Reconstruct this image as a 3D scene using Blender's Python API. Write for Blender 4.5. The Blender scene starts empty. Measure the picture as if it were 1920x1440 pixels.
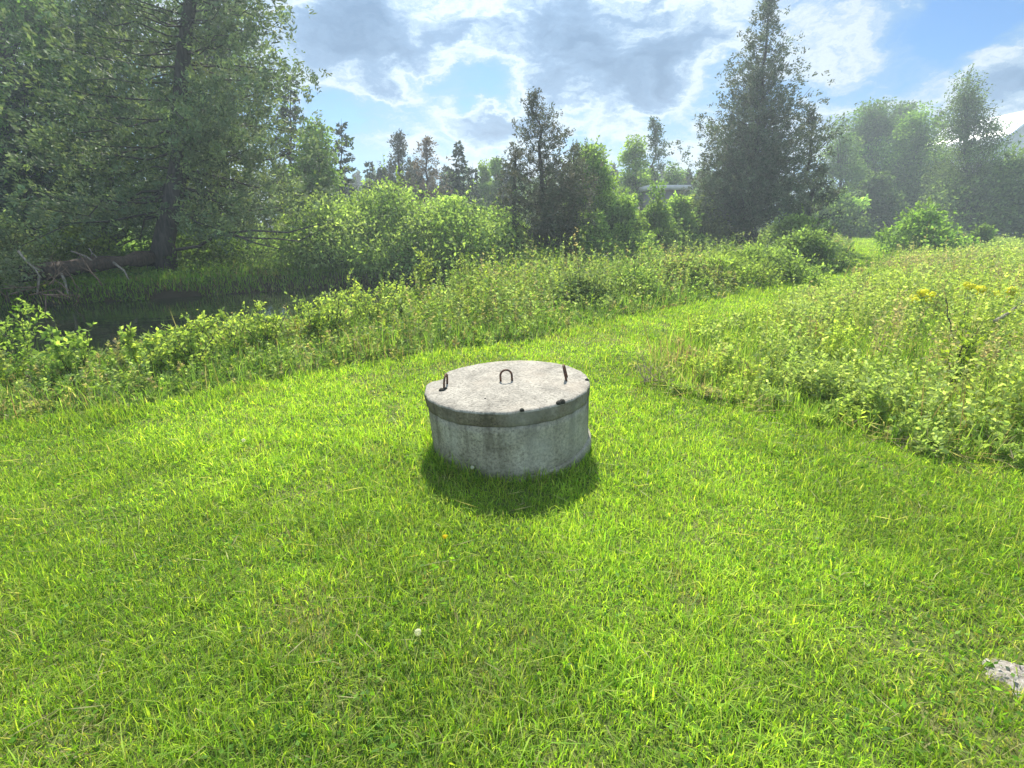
import bpy, bmesh, math, random
import numpy as np
from mathutils import Vector, Matrix

R = math.radians
random.seed(7)
RNG = np.random.default_rng(11)
scene = bpy.context.scene
col = scene.collection

# ------------------------------------------------------------------ view of the place
EYE = np.array([0.0, 0.0, 1.6])
PITCH = R(18.17)
F = 960.0
FW = np.array([0, math.cos(PITCH), -math.sin(PITCH)])
UP = np.array([0, math.sin(PITCH), math.cos(PITCH)])
RT = np.array([1.0, 0, 0])
def ray(u, v):
    return FW * F + RT * (u - 960) + UP * (720 - v)
def at(u, v, y):                       # point at distance y down the view
    d = ray(u, v); return EYE + d * (y / d[1])
def on(u, v, z=0.0):                   # point on the level z
    d = ray(u, v); return EYE + d * ((z - EYE[2]) / d[2])
def azel(u, v):
    d = ray(u, v); d = d / np.linalg.norm(d)
    return math.degrees(math.atan2(d[0], d[1])), math.degrees(math.asin(d[2]))

# ------------------------------------------------------------------ helpers
def tag(o, label=None, cat=None, group=None, kind=None):
    if label: o['label'] = label
    if cat: o['category'] = cat
    if group: o['group'] = group
    if kind: o['kind'] = kind
    return o
def empty(name, loc, rz=0.0):
    o = bpy.data.objects.new(name, None); col.objects.link(o)
    o.location = loc; o.rotation_euler = (0, 0, rz); o.empty_display_size = 0.2
    return o
class Geo:
    """collects vertices, faces (quads and triangles) and one colour per vertex"""
    def __init__(s): s.v = []; s.c = []; s.l = []; s.k = []; s.n = 0
    def add(s, v, faces, c=(0.2, 0.2, 0.2)):
        v = np.asarray(v, float).reshape(-1, 3)
        c = np.asarray(c, float)
        if c.ndim == 1: c = np.tile(c[:3], (len(v), 1))
        for f in faces:                # list of int arrays (m,3) or (m,4)
            f = np.asarray(f, np.int64)
            if len(f) == 0: continue
            s.l.append((f + s.n).ravel()); s.k.append(np.full(len(f), f.shape[1], np.int64))
        s.v.append(v); s.c.append(c); s.n += len(v)
    def build(s, name, mat, parent=None, smooth=False, loc=None):
        v = np.concatenate(s.v); c = np.concatenate(s.c)
        l = np.concatenate(s.l); k = np.concatenate(s.k)
        me = bpy.data.meshes.new(name)
        me.vertices.add(len(v)); me.vertices.foreach_set('co', v.astype(np.float32).ravel())
        me.loops.add(len(l)); me.loops.foreach_set('vertex_index', l.astype(np.int32))
        me.polygons.add(len(k))
        st = np.concatenate([[0], np.cumsum(k)[:-1]])
        me.polygons.foreach_set('loop_start', st.astype(np.int32))
        if smooth: me.polygons.foreach_set('use_smooth', np.ones(len(k), bool))
        a = me.attributes.new('tint', 'FLOAT_COLOR', 'POINT')
        a.data.foreach_set('color', np.concatenate([c, np.ones((len(c), 1))], 1).astype(np.float32).ravel())
        me.update(calc_edges=True); me.validate()
        me.materials.append(mat)
        o = bpy.data.objects.new(name, me); col.objects.link(o)
        if parent is not None: o.parent = parent
        if loc is not None: o.location = loc
        return o
def nrm(a):
    return a / np.maximum(np.linalg.norm(a, axis=-1, keepdims=True), 1e-9)
def tube(g, pts, rad, n=6, c=(0.2, 0.2, 0.2), cap=True):
    pts = np.asarray(pts, float); m = len(pts)
    rad = np.broadcast_to(np.asarray(rad, float), (m,))
    t = nrm(np.gradient(pts, axis=0))
    ref = np.array([0.0, 0, 1]) if abs(t[0][2]) < 0.8 else np.array([1.0, 0, 0])
    a = nrm(np.cross(t, ref)); b = np.cross(t, a)
    ang = np.linspace(0, 2 * math.pi, n, endpoint=False)
    ring = pts[:, None] + rad[:, None, None] * (a[:, None] * np.cos(ang)[None, :, None] + b[:, None] * np.sin(ang)[None, :, None])
    v = ring.reshape(-1, 3)
    i = np.arange(m - 1)[:, None] * n; j = np.arange(n)[None]; j2 = (j + 1) % n
    q = np.stack([i + j, i + j2, i + n + j2, i + n + j], -1).reshape(-1, 4)
    fs = [q]
    if cap:
        v = np.concatenate([v, pts[-1:] , pts[:1]])
        e = m * n; jj = np.arange(n); kk = (jj + 1) % n
        fs.append(np.stack([(m - 1) * n + jj, (m - 1) * n + kk, np.full(n, e)], -1))
        fs.append(np.stack([kk, jj, np.full(n, e + 1)], -1))
    g.add(v, fs, c)
def kites(g, base, axis, L, W, c, rng, fold=0.0):
    """leaf shaped faces: base point, two sides, tip"""
    n = len(base); axis = nrm(axis)
    w = nrm(np.cross(axis, rng.normal(size=(n, 3))))
    L = np.broadcast_to(L, (n,))[:, None]; W = np.broadcast_to(W, (n,))[:, None]
    mid = base + axis * L * 0.45
    sag = np.zeros((n, 3)); sag[:, 2] = -fold * L[:, 0]
    v = np.stack([base, mid + w * W / 2, base + axis * L + sag, mid - w * W / 2], 1).reshape(-1, 3)
    f = np.arange(n * 4).reshape(-1, 4)
    g.add(v, [f], np.repeat(c, 4, 0))
_perm = np.random.default_rng(3).random((256, 256))
def vnoise(x, y, s):
    x = np.asarray(x) / s + 100.3; y = np.asarray(y) / s + 71.7
    xi = np.floor(x).astype(int); yi = np.floor(y).astype(int)
    fx = x - xi; fy = y - yi; fx = fx * fx * (3 - 2 * fx); fy = fy * fy * (3 - 2 * fy)
    p = lambda a, b: _perm[a & 255, b & 255]
    return (p(xi, yi) * (1 - fx) + p(xi + 1, yi) * fx) * (1 - fy) + (p(xi, yi + 1) * (1 - fx) + p(xi + 1, yi + 1) * fx) * fy
def inside(poly, x, y):
    r = np.zeros(len(x), bool); j = len(poly) - 1
    for i in range(len(poly)):
        xi, yi = poly[i]; xj, yj = poly[j]
        c = ((yi > y) != (yj > y)) & (x < (xj - xi) * (y - yi) / (yj - yi + 1e-12) + xi)
        r ^= c; j = i
    return r
def seg_dist(line, x, y):
    d = np.full(np.shape(x), 1e9); s = np.zeros(np.shape(x)); tot = 0
    for (ax, ay), (bx, by) in zip(line[:-1], line[1:]):
        L = math.hypot(bx - ax, by - ay)
        t = np.clip(((x - ax) * (bx - ax) + (y - ay) * (by - ay)) / L ** 2, 0, 1)
        q = np.hypot(x - ax - t * (bx - ax), y - ay - t * (by - ay))
        m = q < d; d = np.where(m, q, d); s = np.where(m, tot + t * L, s); tot += L
    return d, s
def smooth(a, b, x):
    t = np.clip((x - a) / (b - a), 0, 1); return t * t * (3 - 2 * t)
def mixc(cols, n, rng, w=None, var=0.18):
    cols = np.asarray(cols, float)
    i = rng.choice(len(cols), n, p=w); j = rng.choice(len(cols), n, p=w)
    t = rng.random((n, 1))
    return np.clip((cols[i] * t + cols[j] * (1 - t)) * np.exp(rng.normal(0, var, (n, 1))), 0.003, 0.9)

# ------------------------------------------------------------------ materials
def new_mat(name):
    m = bpy.data.materials.new(name); m.use_nodes = True
    nt = m.node_tree; nt.nodes.clear()
    out = nt.nodes.new('ShaderNodeOutputMaterial')
    return m, nt, out
def N(nt, t, **kw):
    n = nt.nodes.new(t)
    for k, v in kw.items():
        if k in n.inputs.keys() if hasattr(n.inputs, 'keys') else False: n.inputs[k].default_value = v
        else: setattr(n, k, v)
    return n
def leaf_mat(name, transl=0.45, rough=0.5, spec=0.3, tr_gain=(1.15, 1.2, 0.55)):
    m, nt, out = new_mat(name); L = nt.links
    a = N(nt, 'ShaderNodeAttribute'); a.attribute_name = 'tint'
    p = N(nt, 'ShaderNodeBsdfPrincipled'); p.inputs['Roughness'].default_value = rough
    p.inputs['Specular IOR Level'].default_value = spec
    t = N(nt, 'ShaderNodeBsdfTranslucent')
    mu = N(nt, 'ShaderNodeMix'); mu.data_type = 'RGBA'; mu.blend_type = 'MULTIPLY'; mu.inputs[0].default_value = 1
    mu.inputs[7].default_value = (*tr_gain, 1)
    L.new(a.outputs['Color'], mu.inputs[6]); L.new(mu.outputs[2], t.inputs['Color'])
    L.new(a.outputs['Color'], p.inputs['Base Color'])
    x = N(nt, 'ShaderNodeMixShader'); x.inputs[0].default_value = transl
    L.new(p.outputs[0], x.inputs[1]); L.new(t.outputs[0], x.inputs[2]); L.new(x.outputs[0], out.inputs[0])
    return m
M_LEAF = leaf_mat('leaf', 0.6, 0.6, 0.14, (1.25, 1.25, 0.6))
M_NEEDLE = leaf_mat('needle', 0.35, 0.6, 0.2, (1.0, 1.0, 0.6))
M_GRASS = leaf_mat('grass_blade', 0.6, 0.5, 0.18, (1.2, 1.3, 0.4))
def bark_mat(name, c1, c2, scale=6):
    m, nt, out = new_mat(name); L = nt.links
    tc = N(nt, 'ShaderNodeTexCoord'); mp = N(nt, 'ShaderNodeMapping'); mp.inputs['Scale'].default_value = (scale, scale, scale * 0.2)
    no = N(nt, 'ShaderNodeTexNoise'); no.inputs['Scale'].default_value = 3; no.inputs['Detail'].default_value = 6
    cr = N(nt, 'ShaderNodeValToRGB'); cr.color_ramp.elements[0].position = 0.35; cr.color_ramp.elements[1].position = 0.7
    cr.color_ramp.elements[0].color = (*c1, 1); cr.color_ramp.elements[1].color = (*c2, 1)
    p = N(nt, 'ShaderNodeBsdfPrincipled'); p.inputs['Roughness'].default_value = 0.9
    b = N(nt, 'ShaderNodeBump'); b.inputs['Strength'].default_value = 0.6; b.inputs['Distance'].default_value = 0.03
    L.new(tc.outputs['Object'], mp.inputs[0]); L.new(mp.outputs[0], no.inputs[0]); L.new(no.outputs[0], cr.inputs[0])
    L.new(cr.outputs[0], p.inputs['Base Color']); L.new(no.outputs[0], b.inputs['Height']); L.new(b.outputs[0], p.inputs['Normal'])
    L.new(p.outputs[0], out.inputs[0]); return m
M_BARK = bark_mat('bark', (0.022, 0.019, 0.016), (0.085, 0.075, 0.062))
M_DEAD = bark_mat('dead_wood', (0.16, 0.13, 0.1), (0.42, 0.37, 0.3), 10)
M_LOG = bark_mat('log_bark', (0.03, 0.02, 0.014), (0.11, 0.075, 0.05), 8)

def ramp(nt, pts):
    cr = N(nt, 'ShaderNodeValToRGB'); e = cr.color_ramp.elements
    while len(e) < len(pts): e.new(0.5)
    for k, (p, c) in enumerate(pts):
        e[k].position = p; e[k].color = (*c, 1) if len(c) == 3 else c
    return cr
def noise(nt, vec, scale, detail=5, rough=0.55):
    n = N(nt, 'ShaderNodeTexNoise'); n.inputs['Scale'].default_value = scale
    n.inputs['Detail'].default_value = detail; n.inputs['Roughness'].default_value = rough
    nt.links.new(vec, n.inputs['Vector']); return n.outputs[0]
def mixrgb(nt, fac, a, b, mode='MIX'):
    x = N(nt, 'ShaderNodeMix'); x.data_type = 'RGBA'; x.blend_type = mode
    for sock, val in ((x.inputs[0], fac), (x.inputs[6], a), (x.inputs[7], b)):
        if hasattr(val, 'is_output'): nt.links.new(val, sock)
        elif isinstance(val, (int, float)): sock.default_value = val
        else: sock.default_value = (*val, 1)
    return x.outputs[2]
def math_n(nt, op, a, b=0.0, clamp=False):
    x = N(nt, 'ShaderNodeMath'); x.operation = op; x.use_clamp = clamp
    for s, v in ((x.inputs[0], a), (x.inputs[1], b)):
        if hasattr(v, 'is_output'): nt.links.new(v, s)
        else: s.default_value = v
    return x.outputs[0]

def ground_mat():
    m, nt, out = new_mat('turf_soil'); L = nt.links
    tc = N(nt, 'ShaderNodeTexCoord').outputs['Object']
    a = N(nt, 'ShaderNodeAttribute'); a.attribute_name = 'tint'
    n1 = noise(nt, tc, 1.3, 6); n2 = noise(nt, tc, 40, 4)
    c1 = ramp(nt, [(0.35, (0.07, 0.105, 0.025)), (0.55, (0.12, 0.15, 0.045)), (0.75, (0.19, 0.17, 0.085))]); L.new(n1, c1.inputs[0])
    c2 = ramp(nt, [(0.3, (0.5, 0.5, 0.5)), (0.7, (1.3, 1.3, 1.2))]); L.new(n2, c2.inputs[0])
    c = mixrgb(nt, 1.0, c1.outputs[0], c2.outputs[0], 'MULTIPLY')
    c = mixrgb(nt, a.outputs['Fac'], c, (0.035, 0.026, 0.018))
    p = N(nt, 'ShaderNodeBsdfPrincipled'); p.inputs['Roughness'].default_value = 0.95; p.inputs['Specular IOR Level'].default_value = 0.1
    b = N(nt, 'ShaderNodeBump'); b.inputs['Strength'].default_value = 0.8; b.inputs['Distance'].default_value = 0.02
    L.new(n2, b.inputs['Height']); L.new(b.outputs[0], p.inputs['Normal']); L.new(c, p.inputs['Base Color']); L.new(p.outputs[0], out.inputs[0])
    return m
def water_mat():
    m, nt, out = new_mat('stream_water'); L = nt.links
    tc = N(nt, 'ShaderNodeTexCoord').outputs['Object']
    n1 = noise(nt, tc, 2.2, 3)
    p = N(nt, 'ShaderNodeBsdfPrincipled'); p.inputs['Base Color'].default_value = (0.03, 0.042, 0.018, 1)
    p.inputs['Roughness'].default_value = 0.06; p.inputs['IOR'].default_value = 1.33
    b = N(nt, 'ShaderNodeBump'); b.inputs['Strength'].default_value = 0.12; b.inputs['Distance'].default_value = 0.05
    L.new(n1, b.inputs['Height']); L.new(b.outputs[0], p.inputs['Normal']); L.new(p.outputs[0], out.inputs[0])
    return m

# ------------------------------------------------------------------ terrain
STREAM = [(-30, 4.0), (-15, 7.0), (-8.0, 10.3), (-4.6, 13.0), (-1.6, 15.0), (1.4, 15.6), (4.5, 18.3), (7.4, 22.3), (9.0, 27.5), (8.5, 36), (4, 46)]
WATER_Z = -0.45
def stream_w(s):
    return np.interp(s, [0, 15, 23, 27.5, 31, 38, 60], [3.2, 3.1, 3.0, 2.4, 1.5, 0.95, 0.9])
def zg(x, y):
    x = np.asarray(x, float); y = np.asarray(y, float)
    d, s = seg_dist(STREAM, x, y); w = stream_w(s)
    h = (vnoise(x, y, 3.0) - 0.5) * 0.08 + (vnoise(x, y, 0.7) - 0.5) * 0.02
    h = h * smooth(0.8, 3, np.hypot(x, y - 3.47))
    yy = np.interp(x, [p[0] for p in STREAM[:8]], [p[1] for p in STREAM[:8]])
    bw = np.where((y < yy) & (x < 1.5), 2.3 * smooth(1.5, -3, x) + 0.75, 0.75)
    ch = 1 - smooth(w - 0.15, w + bw, d)
    h = h * (1 - ch) - 0.9 * ch
    far = smooth(14, 40, y + np.abs(x) * 0.3)
    return h + far * (vnoise(x, y, 14) - 0.5) * 0.25
def build_ground():
    def axis(lo, hi, d0, grow, c=0.0):
        a = [c]; d = d0
        while a[-1] < hi: a.append(a[-1] + d); d *= grow
        b = [c]; d = d0
        while b[-1] > lo: b.append(b[-1] - d); d *= grow
        return np.array(sorted(set(a + b)))
    xs = axis(-130, 130, 0.16, 1.018); ys = axis(-20, 120, 0.16, 1.016, 6.0)
    X, Y = np.meshgrid(xs, ys); Z = zg(X, Y)
    d, s = seg_dist(STREAM, X, Y); w = stream_w(s)
    wet = 1 - smooth(w + 0.3, w + 1.0, d)
    g = Geo(); nx = len(xs); ny = len(ys)
    i = np.arange(ny - 1)[:, None] * nx; j = np.arange(nx - 1)[None]
    q = np.stack([i + j, i + j + 1, i + nx + j + 1, i + nx + j], -1).reshape(-1, 4)
    g.add(np.stack([X, Y, Z], -1).reshape(-1, 3), [q], np.repeat(wet.reshape(-1, 1), 3, 1))
    tag(g.build('ground', ground_mat(), smooth=True), kind='structure')
    # water sheet following the stream bed
    st = np.array(STREAM, float); seg = np.hypot(*np.diff(st, axis=0).T); S = np.concatenate([[0], np.cumsum(seg)])
    sv = np.linspace(0, S[-1], 120); cx = np.interp(sv, S, st[:, 0]); cy = np.interp(sv, S, st[:, 1])
    t = nrm(np.stack([np.gradient(cx), np.gradient(cy)], -1)); nn = np.stack([-t[:, 1], t[:, 0]], -1)
    hw = (stream_w(sv) + 1.3)[:, None]
    A = np.stack([cx, cy], -1) + nn * hw; B = np.stack([cx, cy], -1) - nn * hw
    V = np.concatenate([np.c_[A, np.full(120, WATER_Z)], np.c_[B, np.full(120, WATER_Z)]])
    k = np.arange(119)
    g = Geo(); g.add(V, [np.stack([k, k + 120, k + 121, k + 1], -1)])
    tag(g.build('water', water_mat(), smooth=True), kind='structure')
build_ground()

# lawn, bank strip and weed field outlines on the ground
P2 = lambda u, v: tuple(on(u, v)[:2])
LAWN_EDGE = [(-14, 1.5), (-7.5, 3.1), P2(0, 790), P2(250, 762), P2(480, 716), P2(800, 666), P2(1000, 640), P2(1190, 592), P2(1360, 560), P2(1560, 505), P2(1600, 462), (30, 47)]
BANK = LAWN_EDGE + [(30, 56), (9, 56), (6, 46)] + [(-40, 56), (-60, 40), (-60, 1)]
FIELD = [P2(1212, 680), P2(1235, 735), P2(1400, 770), P2(1600, 818), P2(1760, 856), P2(1925, 880), (6, 2.2), (14, 1.5), (50, 3), (60, 30), (46, 33), (24, 33), P2(1700, 472), P2(1640, 492), P2(1590, 528), P2(1500, 566), P2(1370, 612), P2(1250, 650)]
WELL = np.array([-0.01, 3.47])

def cull(x, y):       # within the view, with room for a step to the side
    return (np.abs(x) < 1.04 * y + 1.6) & (y > 0.7)

# ------------------------------------------------------------------ grass
LIME = (0.38, 0.54, 0.075); GREEN = (0.24, 0.42, 0.06); DEEP = (0.12, 0.24, 0.04); STRAW = (0.5, 0.46, 0.24); YEL = (0.52, 0.59, 0.12)
def blades(g, x, y, z, h, w, c, rng, lean=0.55):
    n = len(x); az = rng.uniform(0, 2 * math.pi, n)
    d = np.stack([np.cos(az), np.sin(az), np.zeros(n)], -1)
    fa = rng.uniform(0, 2 * math.pi, n); s = np.stack([np.cos(fa), np.sin(fa), np.zeros(n)], -1)
    b = np.stack([x, y, z], -1); ln = np.abs(rng.normal(0, lean, n))
    up = np.array([0, 0, 1.0])
    m = b + up * (h * 0.55)[:, None] + d * (h * ln * 0.3)[:, None]
    t = b + up * (h / np.sqrt(1 + 0.8 * ln ** 2))[:, None] + d * (h * ln * 0.95)[:, None]
    sw = s * (w / 2)[:, None]
    v = np.stack([b - sw, b + sw, m + sw * 0.85, m - sw * 0.85, t], 1).reshape(-1, 3)
    k = np.arange(n)[:, None] * 5
    g.add(v, [k + np.array([[0, 1, 2, 3]]), k + np.array([[3, 2, 4]])], np.repeat(c, 5, 0))
def sample_wedge(rng, y0, y1, rho, pw=None):
    """random ground points with rho(y) per square metre"""
    ys = np.linspace(y0, y1, 400); dens = rho(ys) * (2.08 * ys + 3.2)
    cum = np.concatenate([[0], np.cumsum((dens[1:] + dens[:-1]) / 2 * np.diff(ys))])
    n = int(cum[-1]); y = np.interp(rng.random(n) * cum[-1], cum, ys)
    x = rng.uniform(-1, 1, n) * (1.04 * y + 1.6)
    return x, y
def build_lawn():
    rng = np.random.default_rng(21)
    x, y = sample_wedge(rng, 0.75, 60, lambda y: 13500 * np.minimum(1, (2.2 / y) ** 1.4))
    d, s = seg_dist(STREAM, x, y)
    ok = ~inside(BANK, x, y) & (np.hypot(x - WELL[0], y - WELL[1]) > 0.57)
    ef, _ = seg_dist(FIELD[:6], x, y); ok &= ~inside(FIELD, x, y) | (ef < 0.9 * rng.random(len(x)))
    sand = np.hypot((x - 1.87) / 0.13, (y - 1.42) / 0.075) < rng.random(len(x)) ** 0.4 * 1.25
    ok &= ~sand
    x, y = x[ok], y[ok]; n = len(x); z = zg(x, y) - 0.004
    n1 = vnoise(x, y, 0.55); n2 = vnoise(x + 50, y, 0.22); n3 = vnoise(x, y + 90, 1.6)
    bare = smooth(0.66, 0.86, 0.55 * n2 + 0.3 * n1 + 0.25 * n3 + 0.06)
    bare = np.maximum(bare, 0.8 * (1 - smooth(0.12, 0.55, np.hypot((x - 1.75) * 0.8, y - 1.5))))
    keep = rng.random(n) > 0.3 * bare
    x, y, z, n1, n2, n3, bare = (a[keep] for a in (x, y, z, n1, n2, n3, bare)); n = len(x)
    h = (0.028 + 0.045 * n2 * n1 * 1.6) * np.exp(rng.normal(0, 0.33, n)) * np.interp(y, [0, 3, 10, 40], [1, 1, 1.2, 1.6]) * (1 - 0.45 * bare)
    wd = np.hypot(x - WELL[0], y - WELL[1]); h = h * (1 + 1.5 * (1 - smooth(0.57, 0.72, wd)) * (0.25 + 0.75 * smooth(0.25, -0.3, x)))
    edge, _ = seg_dist(LAWN_EDGE, x, y); h = h * (1 + 0.8 * (1 - smooth(0, 0.5, edge)))
    w = 0.0036 * np.exp(rng.normal(0, 0.35, n)) * np.maximum(1, (y / 2.2) ** 0.66)
    c = mixc([LIME, GREEN, YEL, DEEP], n, rng, [0.40, 0.28, 0.18, 0.14])
    pt = smooth(0.3, 0.7, 0.6 * vnoise(x, y + 30, 0.8) + 0.4 * vnoise(x + 7, y, 0.16))[:, None]
    c = c * (0.78 + 0.34 * pt * np.array([1.15, 1, 0.9])) 
    dry = rng.random(n) < (0.03 + 0.22 * bare)
    c[dry] = mixc([STRAW, (0.25, 0.2, 0.09), (0.42, 0.38, 0.2)], int(dry.sum()), rng)
    g = Geo(); blades(g, x, y, z, h, w, c, rng, 1.15)
    # small flat leaves (clover, dandelion) between the blades
    x, y = sample_wedge(rng, 0.8, 14, lambda y: 700 * np.minimum(1, (2.2 / y) ** 1.3))
    ok = ~inside(BANK, x, y) & ~inside(FIELD, x, y) & (np.hypot(x - WELL[0], y - WELL[1]) > 0.6) & (vnoise(x, y, 0.35) > 0.45)
    x, y = x[ok], y[ok]; n = len(x)
    b = np.stack([x, y, zg(x, y) + rng.uniform(0.008, 0.04, n)], -1)
    ax = rng.normal(size=(n, 3)); ax[:, 2] = np.abs(ax[:, 2]) * 0.5
    kites(g, b, ax, rng.uniform(0.014, 0.035, n), rng.uniform(0.008, 0.018, n), mixc([GREEN, DEEP, (0.09, 0.2, 0.04)], n, rng), rng)
    # long lying dry stalks
    x, y = sample_wedge(rng, 0.9, 7, lambda y: 30 + 0 * y)
    ok = ~inside(BANK, x, y) & ~inside(FIELD, x, y) & (np.hypot(x - WELL[0], y - WELL[1]) > 0.7)
    x, y = x[ok], y[ok]; n = len(x)
    b = np.stack([x, y, zg(x, y) + rng.uniform(0.02, 0.05, n)], -1)
    ax = rng.normal(size=(n, 3)); ax[:, 2] = rng.uniform(-0.02, 0.25, n)
    kites(g, b, ax, rng.uniform(0.05, 0.2, n), rng.uniform(0.003, 0.006, n), mixc([STRAW, (0.45, 0.4, 0.22)], n, rng), rng)
    tag(g.build('lawn_grass', M_GRASS), kind='stuff')
build_lawn()

# ------------------------------------------------------------------ weeds
W_COL = [(0.19, 0.28, 0.05), (0.13, 0.23, 0.05), (0.26, 0.34, 0.05), (0.09, 0.17, 0.04), (0.22, 0.26, 0.11)]
def weeds(g, x, y, H, rng, cols, nleaf=14, leaf=0.075, w=None, lod=5.0):
    """many leafy stems: x, y, height arrays"""
    n = len(x); z = zg(x, y) - 0.01
    k = np.maximum(1, (y / lod) ** 0.55)
    lean = rng.normal(0, 0.16, (n, 2)); 
    sc = mixc(cols, n, rng, w, 0.15)
    # stems
    b = np.stack([x, y, z], -1); top = b + np.stack([lean[:, 0] * H, lean[:, 1] * H, H], -1)
    az = rng.uniform(0, 6.28, n); s = np.stack([np.cos(az), np.sin(az), 0 * az], -1) * (0.0035 * k)[:, None]
    v = np.stack([b - s, b + s, top], 1).reshape(-1, 3)
    g.add(v, [np.arange(n * 3).reshape(-1, 3)], np.repeat(sc * np.array([0.9, 0.8, 0.9]), 3, 0))
    m = np.maximum(4, (nleaf / k ** 0.7)).astype(int)
    idx = np.repeat(np.arange(n), m); t = rng.uniform(0.12, 1.0, len(idx)) ** 0.75
    base = b[idx] + (top - b)[idx] * t[:, None]
    a = rng.uniform(0, 6.28, len(idx)); up = rng.uniform(0.0, 1.3, len(idx)) + 0.7 * (t - 0.5)
    ax = np.stack([np.cos(a), np.sin(a), up], -1)
    L = leaf * k[idx] * rng.uniform(0.6, 1.25, len(idx)) * (1.1 - 0.45 * t)
    c = sc[idx] * np.exp(rng.normal(0, 0.16, (len(idx), 1))) * (0.85 + 0.35 * t[:, None])
    kites(g, base, ax, L, L * rng.uniform(0.34, 0.56, len(idx)), np.clip(c, 0, 0.9), rng, 0.12)
def tall_grass(g, rng, region_ok, y1, dens, h0, cols, lod=4.0, w0=0.006):
    x, y = sample_wedge(rng, 2.2, y1, lambda y: dens * np.minimum(1, (lod / y) ** 1.25))
    ok = region_ok(x, y); x, y = x[ok], y[ok]; n = len(x)
    h = h0 * np.exp(rng.normal(0, 0.35, n)) * (0.6 + 0.8 * vnoise(x, y, 1.1))
    c = mixc(cols, n, rng)
    st = rng.random(n) < 0.07 + 0.25 * smooth(0.55, 0.8, vnoise(x + 9, y, 0.8))
    c[st] = mixc([STRAW, (0.3, 0.24, 0.13), (0.2, 0.15, 0.09)], int(st.sum()), rng)
    blades(g, x, y, zg(x, y) - 0.01, h, w0 * np.maximum(1, (y / lod) ** 0.7) * np.exp(rng.normal(0, 0.25, n)), c, rng, 0.5)
def near_bank(x, y):
    """between the lawn edge and the stream"""
    d, s = seg_dist(STREAM, x, y)
    # side of the stream
    st = np.array(STREAM); yy = np.interp(x, st[:8, 0], st[:8, 1])
    return inside(BANK, x, y) & (d > stream_w(s) + 0.15) & ((y < yy) | ((x > 7.4) & (y > 16) & (x > 9.8)))
def far_bank(x, y):
    d, s = seg_dist(STREAM, x, y)
    return inside(BANK, x, y) & (d > stream_w(s) + 0.02 + 0.4 * vnoise(x, y, 0.5)) & ~near_bank(x, y)
def in_field(x, y): return inside(FIELD, x, y)
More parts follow.
